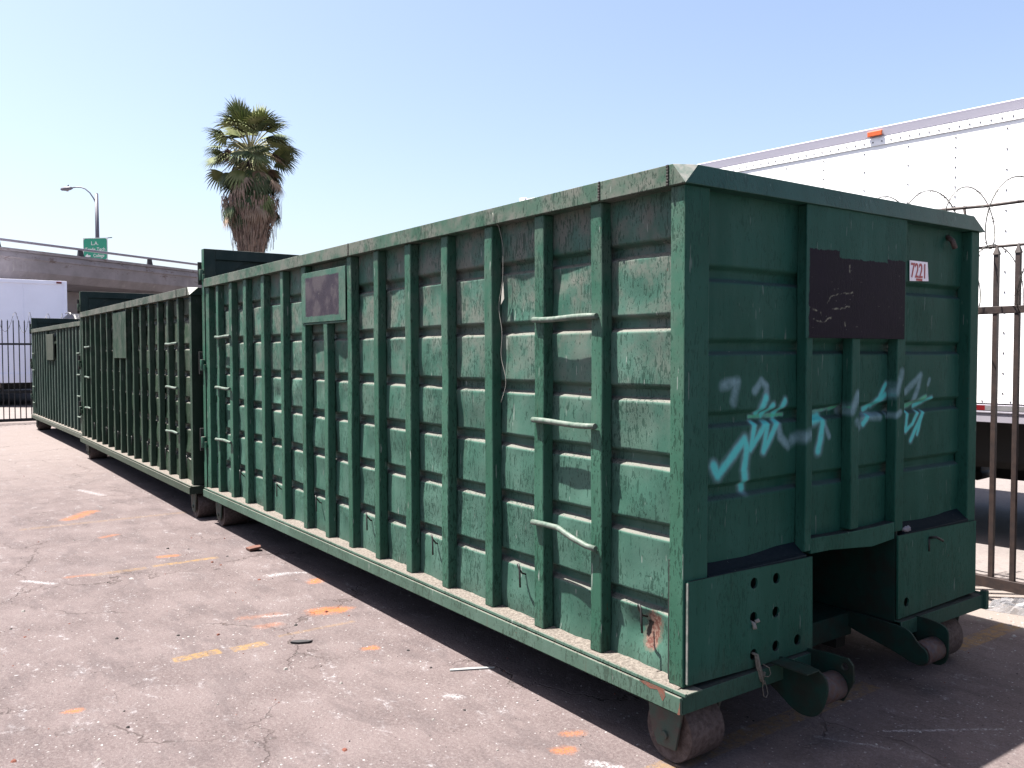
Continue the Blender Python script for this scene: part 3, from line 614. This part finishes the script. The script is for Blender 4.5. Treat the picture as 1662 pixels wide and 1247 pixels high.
C2=container('rolloff_container',(-6.655,-.085,0),math.atan2(-.025,6.6),6.52,.972,'A',MBb,'darker olive green roll-off container, the middle one of the row',2.74,[(-1.2,1.2,.15,.015),(-3,1.8,.12,.02)],2,front_detail=False)
C3=container('rolloff_container',(-13.50,.03,0),math.atan2(.055,6.3),6.25,.924,'B',MC,'farthest container of the row, closely ribbed grey-green sides and a sage plate',2.53,[],3,front_detail=False)
# rope hanging from a plate hole
b=MB()
for k in range(6):
    oy=random.uniform(-.012,.012); ox=random.uniform(0,.012)
    pts=[(.0,.424+oy*.3,.418),(.022+ox,.426+oy*.6,.415),(.028+ox,.432+oy,.37),(.032+ox,.445+oy,.325),(.036+ox*1.2,.455+oy*1.2,.29+.01*k)]
    b.tube(pts,.0055,5)
b.tube([(.04,.455,.31),(.043,.45,.27),(.045,.455,.235),(.046,.47,.225),(.046,.482,.24),(.044,.475,.27),(.04,.465,.30)],.0022,5)
b.tube([(.04,.455,.32),(.05,.48,.315),(.05,.495,.325),(.045,.49,.35),(.035,.46,.37)],.0022,5)
tag(b.build('frayed_rope',MAT['rope']),'frayed pale rope hanging out of a hole in the lower end plate','rope')
b=MB(); b.tube([(-.01,.415,.555),(.02,.418,.548),(.03,.412,.53)],.009,6).tube([(.02,.425,.556),(.03,.44,.563)],.008,6)
tag(b.build('crumpled_paper',simple('grimy_paper',(.55,.53,.48),.9)),'small scrap of pale paper stuck in a hole of the lower end plate','litter')
b=MB(); 
for k in range(10): 
    a=k*.63; b.tube([(-.01+.01*math.sin(k),1.625+.004*k,.795+.006*math.cos(a)),(.01,1.63+.0045*k,.81+.008*math.sin(a*2))],.009,5)
tag(b.build('crumpled_tissue',simple('tissue_white',(.60,.58,.66),.9)),'crumpled white tissue on the ledge above the right lower plate','litter')
# string snagged on the side panel
b=MB(); pts=[]
for i in range(46):
    t=i/45; z=2.43-.98*t; pts.append((-1.30+.018*math.sin(t*9)+.02*math.sin(t*23)*t,-.026 if z>2.372 else (.0+.03*min(1,(2.372-z)*8)-.0),z))
b.tube(pts,.0015,5)
b.add([(-1.285,.028,2.08),(-1.268,.022,1.99),(-1.30,.024,1.96),(-1.30,.029,2.02)],[(0,1,2,3)])
tag(b.build('torn_string',simple('white_string',(.7,.68,.62),.9)),'thin white string snagged down the side of the nearest container','string')

# ------------------------------------------------------------------ right-hand fence with razor wire
MAT['iron']=plain('rusty_brown_iron',(.055,.036,.036),.6,.4,18,bump=.3,c2=(.10,.06,.05))
MAT['ironL']=plain('black_iron',(.02,.02,.03),.6,.4,18)
MAT['razor']=simple('galvanised_razor_wire',(.20,.19,.17),.5,.5)
def fence(name,label,loc,rz,x0,x1,view,mat,zb=.095,zr=1.995,zt=2.41,sp=.1385,ph=0,pw=.015):
    T=empty(name,loc,rz); tag(T,label,'fence')
    MB().box(x0,x1,-.022,.022,zb,zb+.075).build('bottom_rail',mat,T,.003)
    MB().box(x0,x1,-.02,.02,zr-.025,zr+.025).build('top_rail',mat,T,.003)
    xs=[]; n=int((x1-x0)/sp)
    def pk(b,x,lean):
        b.box(x-pw,x+pw,-pw,pw,zb+.0755,zr-.0255); b.box(x-pw,x+pw,-pw,pw,zr+.0255,zt-.04)
        b.add([(x-pw*1.35,-pw*1.35,zt-.04),(x+pw*1.35,-pw*1.35,zt-.04),(x+pw*1.35,pw*1.35,zt-.04),(x-pw*1.35,pw*1.35,zt-.04),(x,0,zt+.03)],[(0,1,4),(1,2,4),(2,3,4),(3,0,4),(0,3,2,1)])
    rest=MB(); cnt=0
    cand=sorted([x0+ph+i*sp for i in range(n)],key=lambda q:abs(q-view))
    for x in cand:
        if cnt<100:
            b=MB(); pk(b,x,0); b.build('picket',mat,T); cnt+=1
        else: pk(rest,x,0)
    if rest.v: tag(rest.build('picket',mat,T),kind='stuff')
    # posts
    for x in [view+1.3+k*2.5 for k in range(-8,4)]:
        if x0<x<x1: MB().box(x-.04,x+.04,.03,.11,0,zt+.02).build('fence_post',mat,T,.003)
    return T
def razor(name,label,loc,rz,x0,x1,zc,r,pitch,mat,seed,yoff=0,barbs=True):
    rnd=random.Random(seed); n=int((x1-x0)/pitch*36); pts=[]; b=MB()
    for i in range(n+1):
        a=i/36*2*math.pi; t=i/n; q=r*(1+.05*math.sin(a*.37)+.03*math.sin(a*.11+seed))
        pts.append((x0+(x1-x0)*t+.03*math.sin(a*.5),yoff-q*math.cos(a),zc+q*math.sin(a)))
    b.tube(pts,.0043,4)
    if barbs:
        for i in range(0,n,3):
            p=Vector(pts[i]); tt=(Vector(pts[min(i+1,n)])-p).normalized(); u=tt.cross(Vector((rnd.uniform(-1,1),rnd.uniform(-1,1),rnd.uniform(-1,1)))).normalized(); v=tt.cross(u)
            for sg in (1,-1):
                for dr in (1,-1): b.add([p+u*.004*sg,p+tt*dr*.014+u*.006*sg,p+tt*dr*.036+u*.024*sg],[(0,1,2)])
    o=b.build(name,mat); o.location=loc; o.rotation_euler=(0,0,rz); return tag(o,label,'razor wire')
YF=3.53
F=fence('iron_fence','rusty brown iron picket fence along the road behind the nearest container',(0,YF,0),0,-21.9,6,-1.5,MAT['iron'],ph=(-.448+21.9)%.1385)
fr=MB()
fr.tube([(-8,YF-.05,2.718),(-1,YF-.05,2.725),(-.5,YF-.05,2.70),(2,YF-.05,2.69),(6,YF-.05,2.70)],.011,6).tube([(-8,YF+.05,2.43),(-.8,YF+.05,2.435),(0,YF+.05,2.425),(6,YF+.05,2.43)],.010,6)
for x in range(-7,6,2): fr.tube([(x+.35,YF+.05,2.3),(x+.35,YF+.05,2.43)],.01,6).tube([(x+.35,YF+.05,2.43),(x+.35,YF-.05,2.72)],.010,6)
fr.build('wire_support_rod',MAT['iron'],F)
bpy.data.objects[fr and 'wire_support_rod'].location=(0,-YF,0)
razor('razor_wire_coil','upper razor wire coil looping above the rusty brown fence',(0,YF,0),0,-7,6,2.64,.225,.30,MAT['razor'],1)
razor('razor_wire_coil','lower razor wire coil hung on the picket tips of the rusty brown fence',(0,YF+.02,0),0,-7,6,2.21,.22,.34,MAT['razor'],2)
F2=fence('iron_fence','black iron picket fence across the far left end of the yard',(-22,0,0),R(90),-14,3.4,-.2,MAT['ironL'],zb=.04,zr=1.96,zt=2.54,sp=.121,ph=.03,pw=.011)
razor('razor_wire_coil','razor wire coil along the top of the black fence at far left',(-22,0,0),R(90),-6,3.4,2.50,.24,.36,MAT['razor'],3)

# ------------------------------------------------------------------ white box trailer on the right
MAT['twhite']=plain('white_trailer_skin',(.86,.86,.86),.35,.04,2,bump=.02,spec=.5,k=1)
MAT['tgrey']=plain('aluminium_rail',(.45,.43,.50),.45,.1,6,spec=.5,bump=.05,k=.6)
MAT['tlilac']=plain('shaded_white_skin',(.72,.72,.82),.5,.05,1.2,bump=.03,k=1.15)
MAT['tlil2']=plain('shaded_white_top_rail',(.62,.60,.70),.5,.05,2,k=.75)  # lilac is the curved band's shade put into the colour
MAT['rivet']=simple('rivet_grey',(.30,.29,.32),.4,.3)
MAT['orange']=simple('amber_lens',(.75,.14,.03),.3,k=.6)
MAT['redl']=simple('red_lens',(.45,.02,.03),.35)
MAT['tape']=simple('silver_tape',(.55,.55,.58),.4)
MAT['black']=simple('black_chassis',(.012,.012,.014),.7)
MAT['tyre']=plain('tyre_rubber',(.02,.02,.02),.85,.3,20)
def trailer_right():
    # local frame: x along the side (left end at x=0), y away from camera, z up
    a=math.atan2(.0935,1)
    T=empty('box_trailer',(-7.08,4.45,0),a); tag(T,'long white riveted box trailer beyond the rusty fence on the right','trailer')
    L=14.5; WD=2.6; zb,zt=1.245,3.80
    MB().box(0,L,.0,WD,zb+.03,zt-.17).build('box_body',MAT['twhite'],T,.004)
    MB().box(-.01,L+.01,-.010,WD+.01,zt-.17,zt-.105).box(-.008,L+.008,-.004,WD,zt-.105,zt-.09).build('rivet_rail',MAT['twhite'],T,.003)
    MB().prism([(-.006,zt-.09),(-.016,zt-.03),(-.02,zt-.008),(0,zt),(WD,zt),(WD+.02,zt-.02),(WD+.014,zt-.09)],-.02,L+.02,'x').build('top_rail',MAT['tlil2'],T,.004)
    MB().box(0,L,-.012,WD+.012,zb-.13,zb+.02).box(0,L,-.020,.0,zb-.05,zb-.035).build('bottom_rail',MAT['tgrey'],T,.003)
    rv=MB()
    def rivet(x,z): rv.box(x-.0055,x+.0055,-.004 if z<zt-.17 and z>zb+.03 else -.014,.0 if z<zt-.17 else -.008,z-.0055,z+.0055)
    x=.30; k=0
    while x<L:
        z=zb+.12
        while z<zt-.2:
            rivet(x,z); z+= .085 if k%3==1 else .17
        x+=.41; k+=1
    x=.05
    while x<L: rivet(x,zt-.135); x+=.085
    x=.05
    while x<L: rivet(x,zb+.05); x+=.11
    rv.build('rivets',MAT['rivet'],T)
    for xx in (4.92,9.5): MB().box(xx-.07,xx+.07,-.035,-.017,zt-.085,zt-.035).build('marker_light',MAT['orange'],T,.006)
    MB().box(.10,.26,-.05,-.022,zt-.075,zt-.03).build('marker_light',MAT['redl'],T,.006)
    MB().box(-.03,.08,-.045,-.0,zt-.10,zt+.02).build('corner_cap',MAT['twhite'],T,.008)
    for i in range(12): 
        xx=.66+i*1.2+.17; MB().box(xx,xx+.28,-.017,-.0125,zb-.028,zb+.014).build('reflective_tape',MAT['redl'],T); MB().box(xx+.28,xx+.6,-.017,-.0125,zb-.028,zb+.014).build('reflective_tape',MAT['tape'],T)
    # dent streak and seam
    ch=MB(); ch.box(.5,L-.5,.3,.45,.75,zb-.1).box(.5,L-.5,WD-.45,WD-.3,.75,zb-.1).box(.2,L,.25,WD-.25,zb-.13,zb-.09)
    ch.box(3.0,8.2,.55,.62,.66,zb-.1).box(4.6,L-3,2.0,2.2,.50,.66)
    ch.build('chassis',MAT['black'],T)
    MB().box(5.14,L-2.5,2.30,2.40,.33,.455).build('side_guard',MAT['black'],T,.01)
    gb=MB(); gb.box(4.55,5.08,2.2,2.5,.36,1.1)
    for q in range(5): gb.tube([(4.6+q*.11,2.19,.36),(4.6+q*.11,2.51,.36)],.06,10)
    gb.build('tool_box',MAT['black'],T,.01)
    for xx in (1.6,2.9):
        for yy in (.02,WD-.57):
            o=MB().tube([(xx,yy,.5),(xx,yy+.55,.5)],.5,32).build('wheel',MAT['tyre'],T); MB().tube([(xx,yy-.006,.5),(xx,yy+.556,.5)],.26,24).build('rim',MAT['tgrey'],o)
    for yy in (.6,1.9): MB().box(L-3.1,L-2.9,yy,yy+.12,.06,zb-.1).build('landing_leg',MAT['black'],T)
trailer_right()
# ------------------------------------------------------------------ white trailer rear at far left
def trailer_left():
    T=empty('box_trailer',(-30,-.4,0),0); tag(T,'pale box trailer seen from the rear behind the black fence at far left','trailer')
    zb,zt=1.02,4.17
    MB().box(-13,0,.05,2.55,zb,zt-.05).build('box_body',MAT['tlilac'],T,.01)
    f=MB(); f.box(-.03,.03,0,.09,zb-.1,zt); f.box(-.03,.03,2.51,2.60,zb-.1,zt); f.box(-.03,.03,.09,2.51,zt-.12,zt); f.box(-.03,.03,.09,2.51,zb-.25,zb+.06); f.box(.0,.012,1.29,1.31,zb+.06,zt-.12)
    f.build('rear_frame',MAT['tlilac'],T,.01)
    for yy in (.12,2.28): MB().box(.03,.06,yy,yy+.16,zt-.09,zt-.03).build('marker_light',MAT['redl'],T,.005)
    c=MB().box(-12,-.1,.5,.65,.6,zb-.02).box(-12,-.1,1.95,2.1,.6,zb-.02).box(-.06,.02,.1,2.5,.42,.52).box(-.06,0,.6,.7,.5,.8).box(-.06,0,1.9,2.0,.5,.8).box(-6,-.3,.2,2.4,.55,.95)
    c.build('chassis',MAT['black'],T)
    for xx in (-1.3,-2.6):
        for yy in (.05,2.0):
            MB().tube([(xx,yy,.5),(xx,yy+.55,.5)],.5,28).build('wheel',MAT['tyre'],T)
    MB().box(.02,.05,-.1,.62,.62,.78).build('mud_flap_bracket',plain('tan_board',(.35,.27,.22),.8),T)
trailer_left()

# ------------------------------------------------------------------ overpass
def overpass():
    A=Vector((-37.28,.91,0)); B=Vector((-42.85,10.3,0)); d=(B-A).normalized(); ang=math.atan2(d.y,d.x)
    T=empty('overpass',tuple(A),ang); tag(T,'weathered concrete freeway overpass crossing behind the row of containers','bridge')
    N=NT('overpass_concrete'); x,y,z=N.xyz(); n=N.noise(None,1.2,6,.65); s=N.noise(N.map((2.5,2.5,.35)),1.5,5,.7)
    col=N.mix(N.step(n,.3,.7),(.27,.245,.255),(.20,.18,.185)); col=N.mix(N.M('MULTIPLY',N.step(s,.55,.75),.6),col,(.36,.33,.32))
    col=N.mix(N.M('MULTIPLY',N.M('MULTIPLY',N.step(N.noise(N.map((1.3,1,3)),1.5,4,.7),.55,.65),N.step(z,5.2,5.5)),.7),col,(.10,.065,.05))
    con=N.fin(col,.9,n,.3,.03,k=.85)
    # side face towards camera is y = 0 ; deck extends to +y
    MB().prism([(0,5.86),(-.06,5.62),(0,5.60),(.02,5.1),(.3,4.75),(1.6,4.6),(9,4.6),(10,5.1),(10,5.86)],-30,45,'x').build('deck',con,T,.02)
    MB().box(-.0,-.0+.001,0,0,0,0) if False else None
    MB().box(-30,45,-.05,.25,5.865,5.99).build('parapet',con,T,.02)
    MB().box(-30,45,2.2,2.8,0,4.595).build('abutment_wall',con,T,.03)
    rm=plain('painted_steel_rail',(.33,.31,.37),.5,.15,3,k=.6); dk=plain('rail_post_steel',(.08,.075,.10),.6,.2,3)
    MB().box(-30,45,-.02,.10,6.24,6.34).build('guard_rail',rm,T,.02)
    for i in range(-7,14):
        xx=.15+i*3.85-.25
        MB().prism([(xx-.14,5.99),(xx+.16,5.99),(xx+.10,6.24),(xx-.10,6.24)],0,.1,'y').build('rail_post',dk,T,.01)
overpass()
# ------------------------------------------------------------------ street lamp and sign
def lamp():
    T=empty('street_lamp',(-47.2,6.21,5.86)); tag(T,'grey street lamp with one curved arm standing on the overpass','street lamp')
    g=plain('galvanised_pole',(.30,.29,.36),.5,.15,2)
    MB().tube([(0,0,0),(0,0,4.28)],.09,14,rs=[.115,.085]).tube([(0,0,4.28),(0,0,4.32)],.06,10).build('pole',g,T)
    P=[(0,0,3.70),(-.10,-.13,4.05),(-.22,-.28,4.34),(-.36,-.47,4.54),(-.50,-.65,4.63),(-.66,-.88,4.64),(-.78,-1.02,4.61)]
    MB().tube(P,.035,8).build('lamp_arm',g,T)
    h=MB(); 
    c=Vector((-.90,-1.20,4.57)); dv=Vector((-.60,-.80,-.10)).normalized()
    h.tube([c-dv*.22,c-dv*.1,c+dv*.12,c+dv*.36,c+dv*.42],.1,12,rs=[.05,.10,.12,.08,.02]); h.tube([c+Vector((0,0,.1)),c+Vector((0,0,.2))],.035,8)
    h.build('lamp_head',g,T); MB().tube([c+dv*.05+Vector((0,0,-.03)),c+dv*.05+Vector((0,0,-.15))],.1,12,rs=[.11,.05]).build('lamp_lens',simple('lens_glass',(.5,.5,.52),.2),T)
    MB().tube([(0,.03,1.93),(.5,.62,1.99)],.025,6).build('sign_arm',g,T)
lamp()
def sign():
    p=Vector((-46.05,5.9,7.12)); n=Vector((.80,-.60,0)).normalized()
    T=empty('road_sign',tuple(p),math.atan2(n.y,n.x)+R(90-8)); tag(T,'green road sign with white lettering and arrow behind the overpass rail','road sign')
    wm=simple('sign_white',(.80,.80,.80),.5,k=.6); gm=simple('sign_green',(.0,.30,.18),.45,k=.6)
    def rr(w,h,r,t0,t1,mi=0):
        pl=[]
        for cx,cz,a0 in ((w-r,h-r,0),(-w+r,h-r,90),(-w+r,-h+r,180),(w-r,-h+r,270)):
            for k in range(5): a=R(a0+k*22.5); pl.append((cx+r*math.cos(a),cz+r*math.sin(a)))
        return MB().prism(pl,t0,t1,'y')
    rr(.69,.57,.02,0,.02).build('sign_panel',wm,T); rr(.655,.535,.11,-.006,-.001).build('sign_face',gm,T)
    txt('L.A.',T,(-.02,-.010,.20),.27,(R(90),0,0),wm,1.0,align='CENTER'); txt('Trade Tech',T,(0,-.010,-.10),.25,(R(90),0,0),wm,.98,align='CENTER')
    txt('College',T,(.20,-.010,-.42),.24,(R(90),0,0),wm,.85,align='CENTER')
    MB().prism([(-.58,-.36),(-.42,-.23),(-.42,-.32),(-.27,-.32),(-.27,-.40),(-.42,-.40),(-.42,-.49)],-.012,-.007,'y').build('arrow',wm,T)
    MB().box(-.30,-.24,.02,.08,-1.3,.5).box(.24,.30,.02,.08,-1.3,.5).build('sign_post',plain('sign_post_steel',(.3,.3,.33),.5),T)
sign()
# dark vehicle roof over the third container's gate
def cab():
    T=empty('parked_truck',(-27.2,1.6,0),R(0)); tag(T,'dark truck cab mostly hidden behind the farthest container','truck')
    bk=simple('black_cab_paint',(.02,.02,.025),.35); 
    MB().prism([(-1.4,.6),(1.4,.6),(1.4,1.6),(1.15,2.3),(1.0,2.72),(.6,2.92),(-.5,2.98),(-1.3,2.9),(-1.4,2.2)],.25,2.35,'y').build('cab',bk,T,.06)
    MB().box(-4,-1.5,.3,2.3,.7,1.0).build('chassis',MAT['black'],T)
    MB().tube([(.55,.22,2.93),(-.1,.22,3.0),(-.6,.22,2.99)],.02,6).build('roof_trim',simple('chrome_trim',(.6,.6,.62),.3,.6),T)
    for xx in (.6,-3.2):
        for yy in (.25,2.05): MB().tube([(xx,yy,.5),(xx,yy+.3,.5)],.5,24).build('wheel',MAT['tyre'],T)
cab()

# ------------------------------------------------------------------ palm tree
def palm():
    T=empty('palm_tree',(-32.5,9.4,0)); tag(T,'tall fan palm with a shaggy skirt of dead brown fronds','palm tree')
    rnd=random.Random(5)
    bark=plain('palm_bark',(.16,.12,.10),.9,.4,6,bump=.6,stretch=(1,1,5))
    def fm(name,a,b_): 
        N=NT(name); n=N.noise(None,2.5,3); c=N.mix(N.step(n,.3,.7),a,b_); m=N.fin(c,.75,None,spec=.12,k=.95)
        return m
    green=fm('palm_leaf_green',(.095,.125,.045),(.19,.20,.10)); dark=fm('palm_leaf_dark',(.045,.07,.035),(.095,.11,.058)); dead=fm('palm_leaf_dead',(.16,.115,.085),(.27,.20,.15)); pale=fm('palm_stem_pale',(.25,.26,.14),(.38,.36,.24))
    MB().tube([(0,0,0),(.05,.0,3),(0,.05,6),(0,0,9.6)],.25,16,rs=[.36,.27,.25,.22]).build('trunk',bark,T)
    fg=MB(); fd=MB()
    def fan(mb,base,dirv,petiole,rad,n,spread,droop,mi,limit=1):
        d=dirv.normalized(); up_=Vector((0,0,1)); side=d.cross(up_)
        if side.length<.1: side=Vector((1,0,0))
        side.normalize(); nrm=side.cross(d).normalized()
        pts=[]; p=Vector(base); dd=d.copy()
        for i in range(6): pts.append(p.copy()); p=p+dd*petiole/5; dd=(dd+Vector((0,0,-droop*.06))).normalized()
        mb.tube(pts,.018,4,mi=3,cap=False,rs=[.03,.026,.022,.02,.017,.014])
        hub=pts[-1]; d=dd; side=d.cross(up_); 
        if side.length<.1: side=Vector((1,0,0))
        side.normalize(); nrm=side.cross(d).normalized(); tw=rnd.uniform(-.5,.5); side=(side*math.cos(tw)+nrm*math.sin(tw)).normalized(); nrm=side.cross(d).normalized()
        for k in range(n):
            a=(k/(n-1)-.5)*2*spread*(1+rnd.uniform(-.03,.03)); ln=rad*(1-.25*abs(a/spread)**2)*rnd.uniform(.85,1.08)
            ld=(d*math.cos(a)+side*math.sin(a)+nrm*.10*(1 if k%2 else -1)).normalized(); lw=rad*.052
            wv=ld.cross(nrm).normalized(); prev=None; q=hub.copy(); vs=[]
            segs=5
            for j in range(segs+1):
                t=j/segs; wd=lw*(.35+1.3*t if t<.4 else .87*(1-(t-.4)/.6)**.8+.03)
                vs+=[q+wv*wd,q-wv*wd]
                fall=droop*(t**1.6)*.42
                q=q+(ld+Vector((0,0,-fall))).normalized()*ln/segs
                ld=(ld+Vector((0,0,-fall*.5))).normalized()
            mb.add(vs,[(2*j,2*j+1,2*j+3,2*j+2) for j in range(segs)],mi)
    top=Vector((0,0,10.0))
    # spear and upright leaves
    for i in range(9):
        a=rnd.uniform(0,6.28); fan(fg,top+Vector((0,0,.1)),Vector((math.cos(a)*.32,math.sin(a)*.32,1)),rnd.uniform(1.0,1.45),rnd.uniform(.8,1.0),26,1.25,.35,0)
    # spreading leaves
    for i in range(62):
        a=i*2.399+rnd.uniform(-.2,.2); el=rnd.uniform(-.35,1.15)
        fan(fg,top+Vector((0,0,rnd.uniform(-.2,.1))),Vector((math.cos(a)*math.cos(el),math.sin(a)*math.cos(el),math.sin(el))),rnd.uniform(.8,1.45),rnd.uniform(.75,1.0),26,1.35,rnd.uniform(1.0,1.9),rnd.choice((0,0,0,1)) if el>.15 else rnd.choice((0,0,1,2)))
    # lower drooping dark leaves
    for i in range(56):
        a=i*2.399+rnd.uniform(-.2,.2); el=rnd.uniform(-.95,-.2)
        fan(fd,top+Vector((0,0,rnd.uniform(-.7,-.2))),Vector((math.cos(a)*math.cos(el),math.sin(a)*math.cos(el),math.sin(el))),rnd.uniform(.6,1.15),rnd.uniform(.75,1.0),22,1.25,2.3,rnd.choice((1,1,1,0,2)))
    for i in range(60):
        a=i*2.399+rnd.uniform(-.3,.3); el=rnd.uniform(-1.25,-.6)
        fan(fd,top+Vector((0,0,rnd.uniform(-1.4,-.7))),Vector((math.cos(a)*math.cos(el),math.sin(a)*math.cos(el),math.sin(el))),rnd.uniform(1.0,1.5),rnd.uniform(.75,.95),20,.9,2.5,rnd.choice((2,2,1,1,0)))
    fg.build('crown',[green,dark,dead,pale],T); fd.build('crown_underside',[green,dark,dead,pale],T)
    # skirt: hanging dead straps
    sk=MB()
    for i in range(3200):
        z=rnd.uniform(5.4,8.2); t=(z-5.4)/3.1; rmax=.26+1.0*t**.9; a=rnd.uniform(0,6.28); r0=rmax*rnd.uniform(.72,1.02)+.05*math.sin(a*5+z*2)
        ln=rnd.uniform(.35,.95); w=rnd.uniform(.012,.035); p=Vector((math.cos(a)*r0,math.sin(a)*r0,z)); tn=Vector((-math.sin(a),math.cos(a),0)); out=Vector((math.cos(a),math.sin(a),0))
        vs=[]; yaw=rnd.uniform(-.8,.8); tw=(tn*math.cos(yaw)+out*math.sin(yaw))
        cx=rnd.uniform(-.12,.12)
        for j in range(4):
            s=j/3; q=p+Vector((0,0,-ln*s))-out*(.22*ln*s)+tn*cx*s*s+out*.05*math.sin(s*3+i)
            ww=w*(1-.75*s); vs+=[q+tw*ww,q-tw*ww]
        sk.add(vs,[(0,1,3,2),(2,3,5,4),(4,5,7,6)],0 if rnd.random()<.8 else 1)
    for i in range(60):
        a=rnd.uniform(0,6.28); z=rnd.uniform(6.6,8.4); r0=.30+.95*(z-5.4)/3.1; p=Vector((math.cos(a)*r0,math.sin(a)*r0,z)); out=Vector((math.cos(a),math.sin(a),0))
        sk.tube([p,p+out*.08+Vector((0,0,-.4)),p+out*.05+Vector((.05,0,-rnd.uniform(.6,1.1)))],.008,4,mi=1,cap=False)
    N=NT('dead_frond_brown'); n=N.noise(None,3,4,.7); d1=N.fin(N.mix(N.step(n,.3,.7),(.15,.10,.08),(.32,.23,.185)),.9,k=.75)
    sk.build('dead_frond_skirt',[d1,plain('dead_frond_pale',(.36,.28,.22),.9,.3,4,k=.6)],T)
    MB().tube([(0,0,5.2),(0,0,6.2),(0,0,7.2),(0,0,7.9),(0,0,8.8)],.3,16,rs=[.16,.34,.62,.74,.26]).build('skirt_core',d1,T)
palm()

# ------------------------------------------------------------------ loose litter
tile=MB().prism([(0,0),(.10,-.03),(.15,.05),(.09,.09),(.02,.07)],.002,.022,'z')
o=tile.build('brick_shard',plain('terracotta',(.30,.12,.08),.85,.3,30),None,.003); o.location=(-5.0,-.10,0); o.rotation_euler=(.12,-.1,.3); tag(o,'flat broken terracotta shard on the asphalt beside the shadow edge','debris')
o=MB().prism([(0,0),(.24,.008),(.245,.022),(.12,.03),(.0,.020)],.002,.008,'z').build('plastic_strip',simple('white_plastic',(.75,.78,.78),.4),None,.001); o.location=(-1.52,-.16,0); o.rotation_euler=(0,0,R(62)); tag(o,'thin white plastic strip lying at the container shadow edge','debris')
o=MB().prism([(0,0),(.05,-.015),(.11,-.005),(.13,.012),(.06,.025),(.01,.018)],.002,.014,'z').build('rubber_scrap',simple('dark_rubber',(.04,.04,.045),.8),None,.002); o.location=(-2.45,-.69,0); o.rotation_euler=(.05,0,R(60)); tag(o,'curled dark rubber scrap near the yellow line remnants','debris')
b=MB()
vs=[];n=16
rr=random.Random(3)
for i in range(n):
    for j in range(n):
        u=i/(n-1);v=j/(n-1); r=math.sin(u*math.pi)*math.sin(v*math.pi)
        vs.append((u*.55-.27+rr.uniform(-.012,.012),v*.32-.16+rr.uniform(-.012,.012),max(.003,.10*r**.6+rr.uniform(-.03,.03)*(r>.05))))
b.add(vs,[(i*n+j,(i+1)*n+j,(i+1)*n+j+1,i*n+j+1) for i in range(n-1) for j in range(n-1)])
N=NT('clear_plastic'); N.fin((.75,.75,.8),.15,None,spec=.8); N.b.inputs['Alpha'].default_value=.45
o=b.build('plastic_bag',N.m); o.location=(-.20,3.44,0); o.rotation_euler=(0,0,.3); o.scale=(.75,.6,.8); tag(o,'crumpled clear plastic bag at the foot of the rusty fence','plastic bag')
b=MB(); rr=random.Random(9)
def pebble(b,x,y,s,mi):
    h=s*rr.uniform(.25,.7); k=rr.randint(4,6); a0=rr.uniform(0,6.28)
    lo=[(x+s*rr.uniform(.7,1.2)*math.cos(a0+6.28*i/k),y+s*rr.uniform(.7,1.2)*math.sin(a0+6.28*i/k),.0) for i in range(k)]
    hi=[(x+(q[0]-x)*.6,y+(q[1]-y)*.6,h) for q in lo]
    b.add(lo+hi,[tuple(range(k,2*k))]+[(i,(i+1)%k,k+(i+1)%k,k+i) for i in range(k)],mi)
for i in range(5200):
    x=rr.uniform(-1,1)**3*0+(-16*rr.random()**2.0)+1.6; y=rr.uniform(-2.9,3.4)
    if -.0<y<0: continue
    s=.0028*math.exp(rr.gauss(0,.5)); pebble(b,x,y,s,rr.choice((0,0,1,1,2,0,3)))
for i in range(34):
    x=-7*rr.random()+.8; y=rr.uniform(-2.3,-.1); pebble(b,x,y,rr.uniform(.008,.016),rr.choice((0,2,2,3)))
for i in range(60):
    t=rr.random(); pebble(b,-.3+rr.gauss(0,.35),3.1+rr.gauss(0,.25),rr.uniform(.006,.016),rr.choice((0,1)))
tag(b.build('gravel',[plain('pale_grit',(.60,.56,.53),.9),plain('white_grit',(.80,.78,.76),.9),plain('dark_grit',(.045,.04,.04),.9),plain('red_grit',(.35,.10,.06),.9)]),kind='stuff')
bpy.data.objects['gravel']['label']='scattered pale and dark grit over the yard'
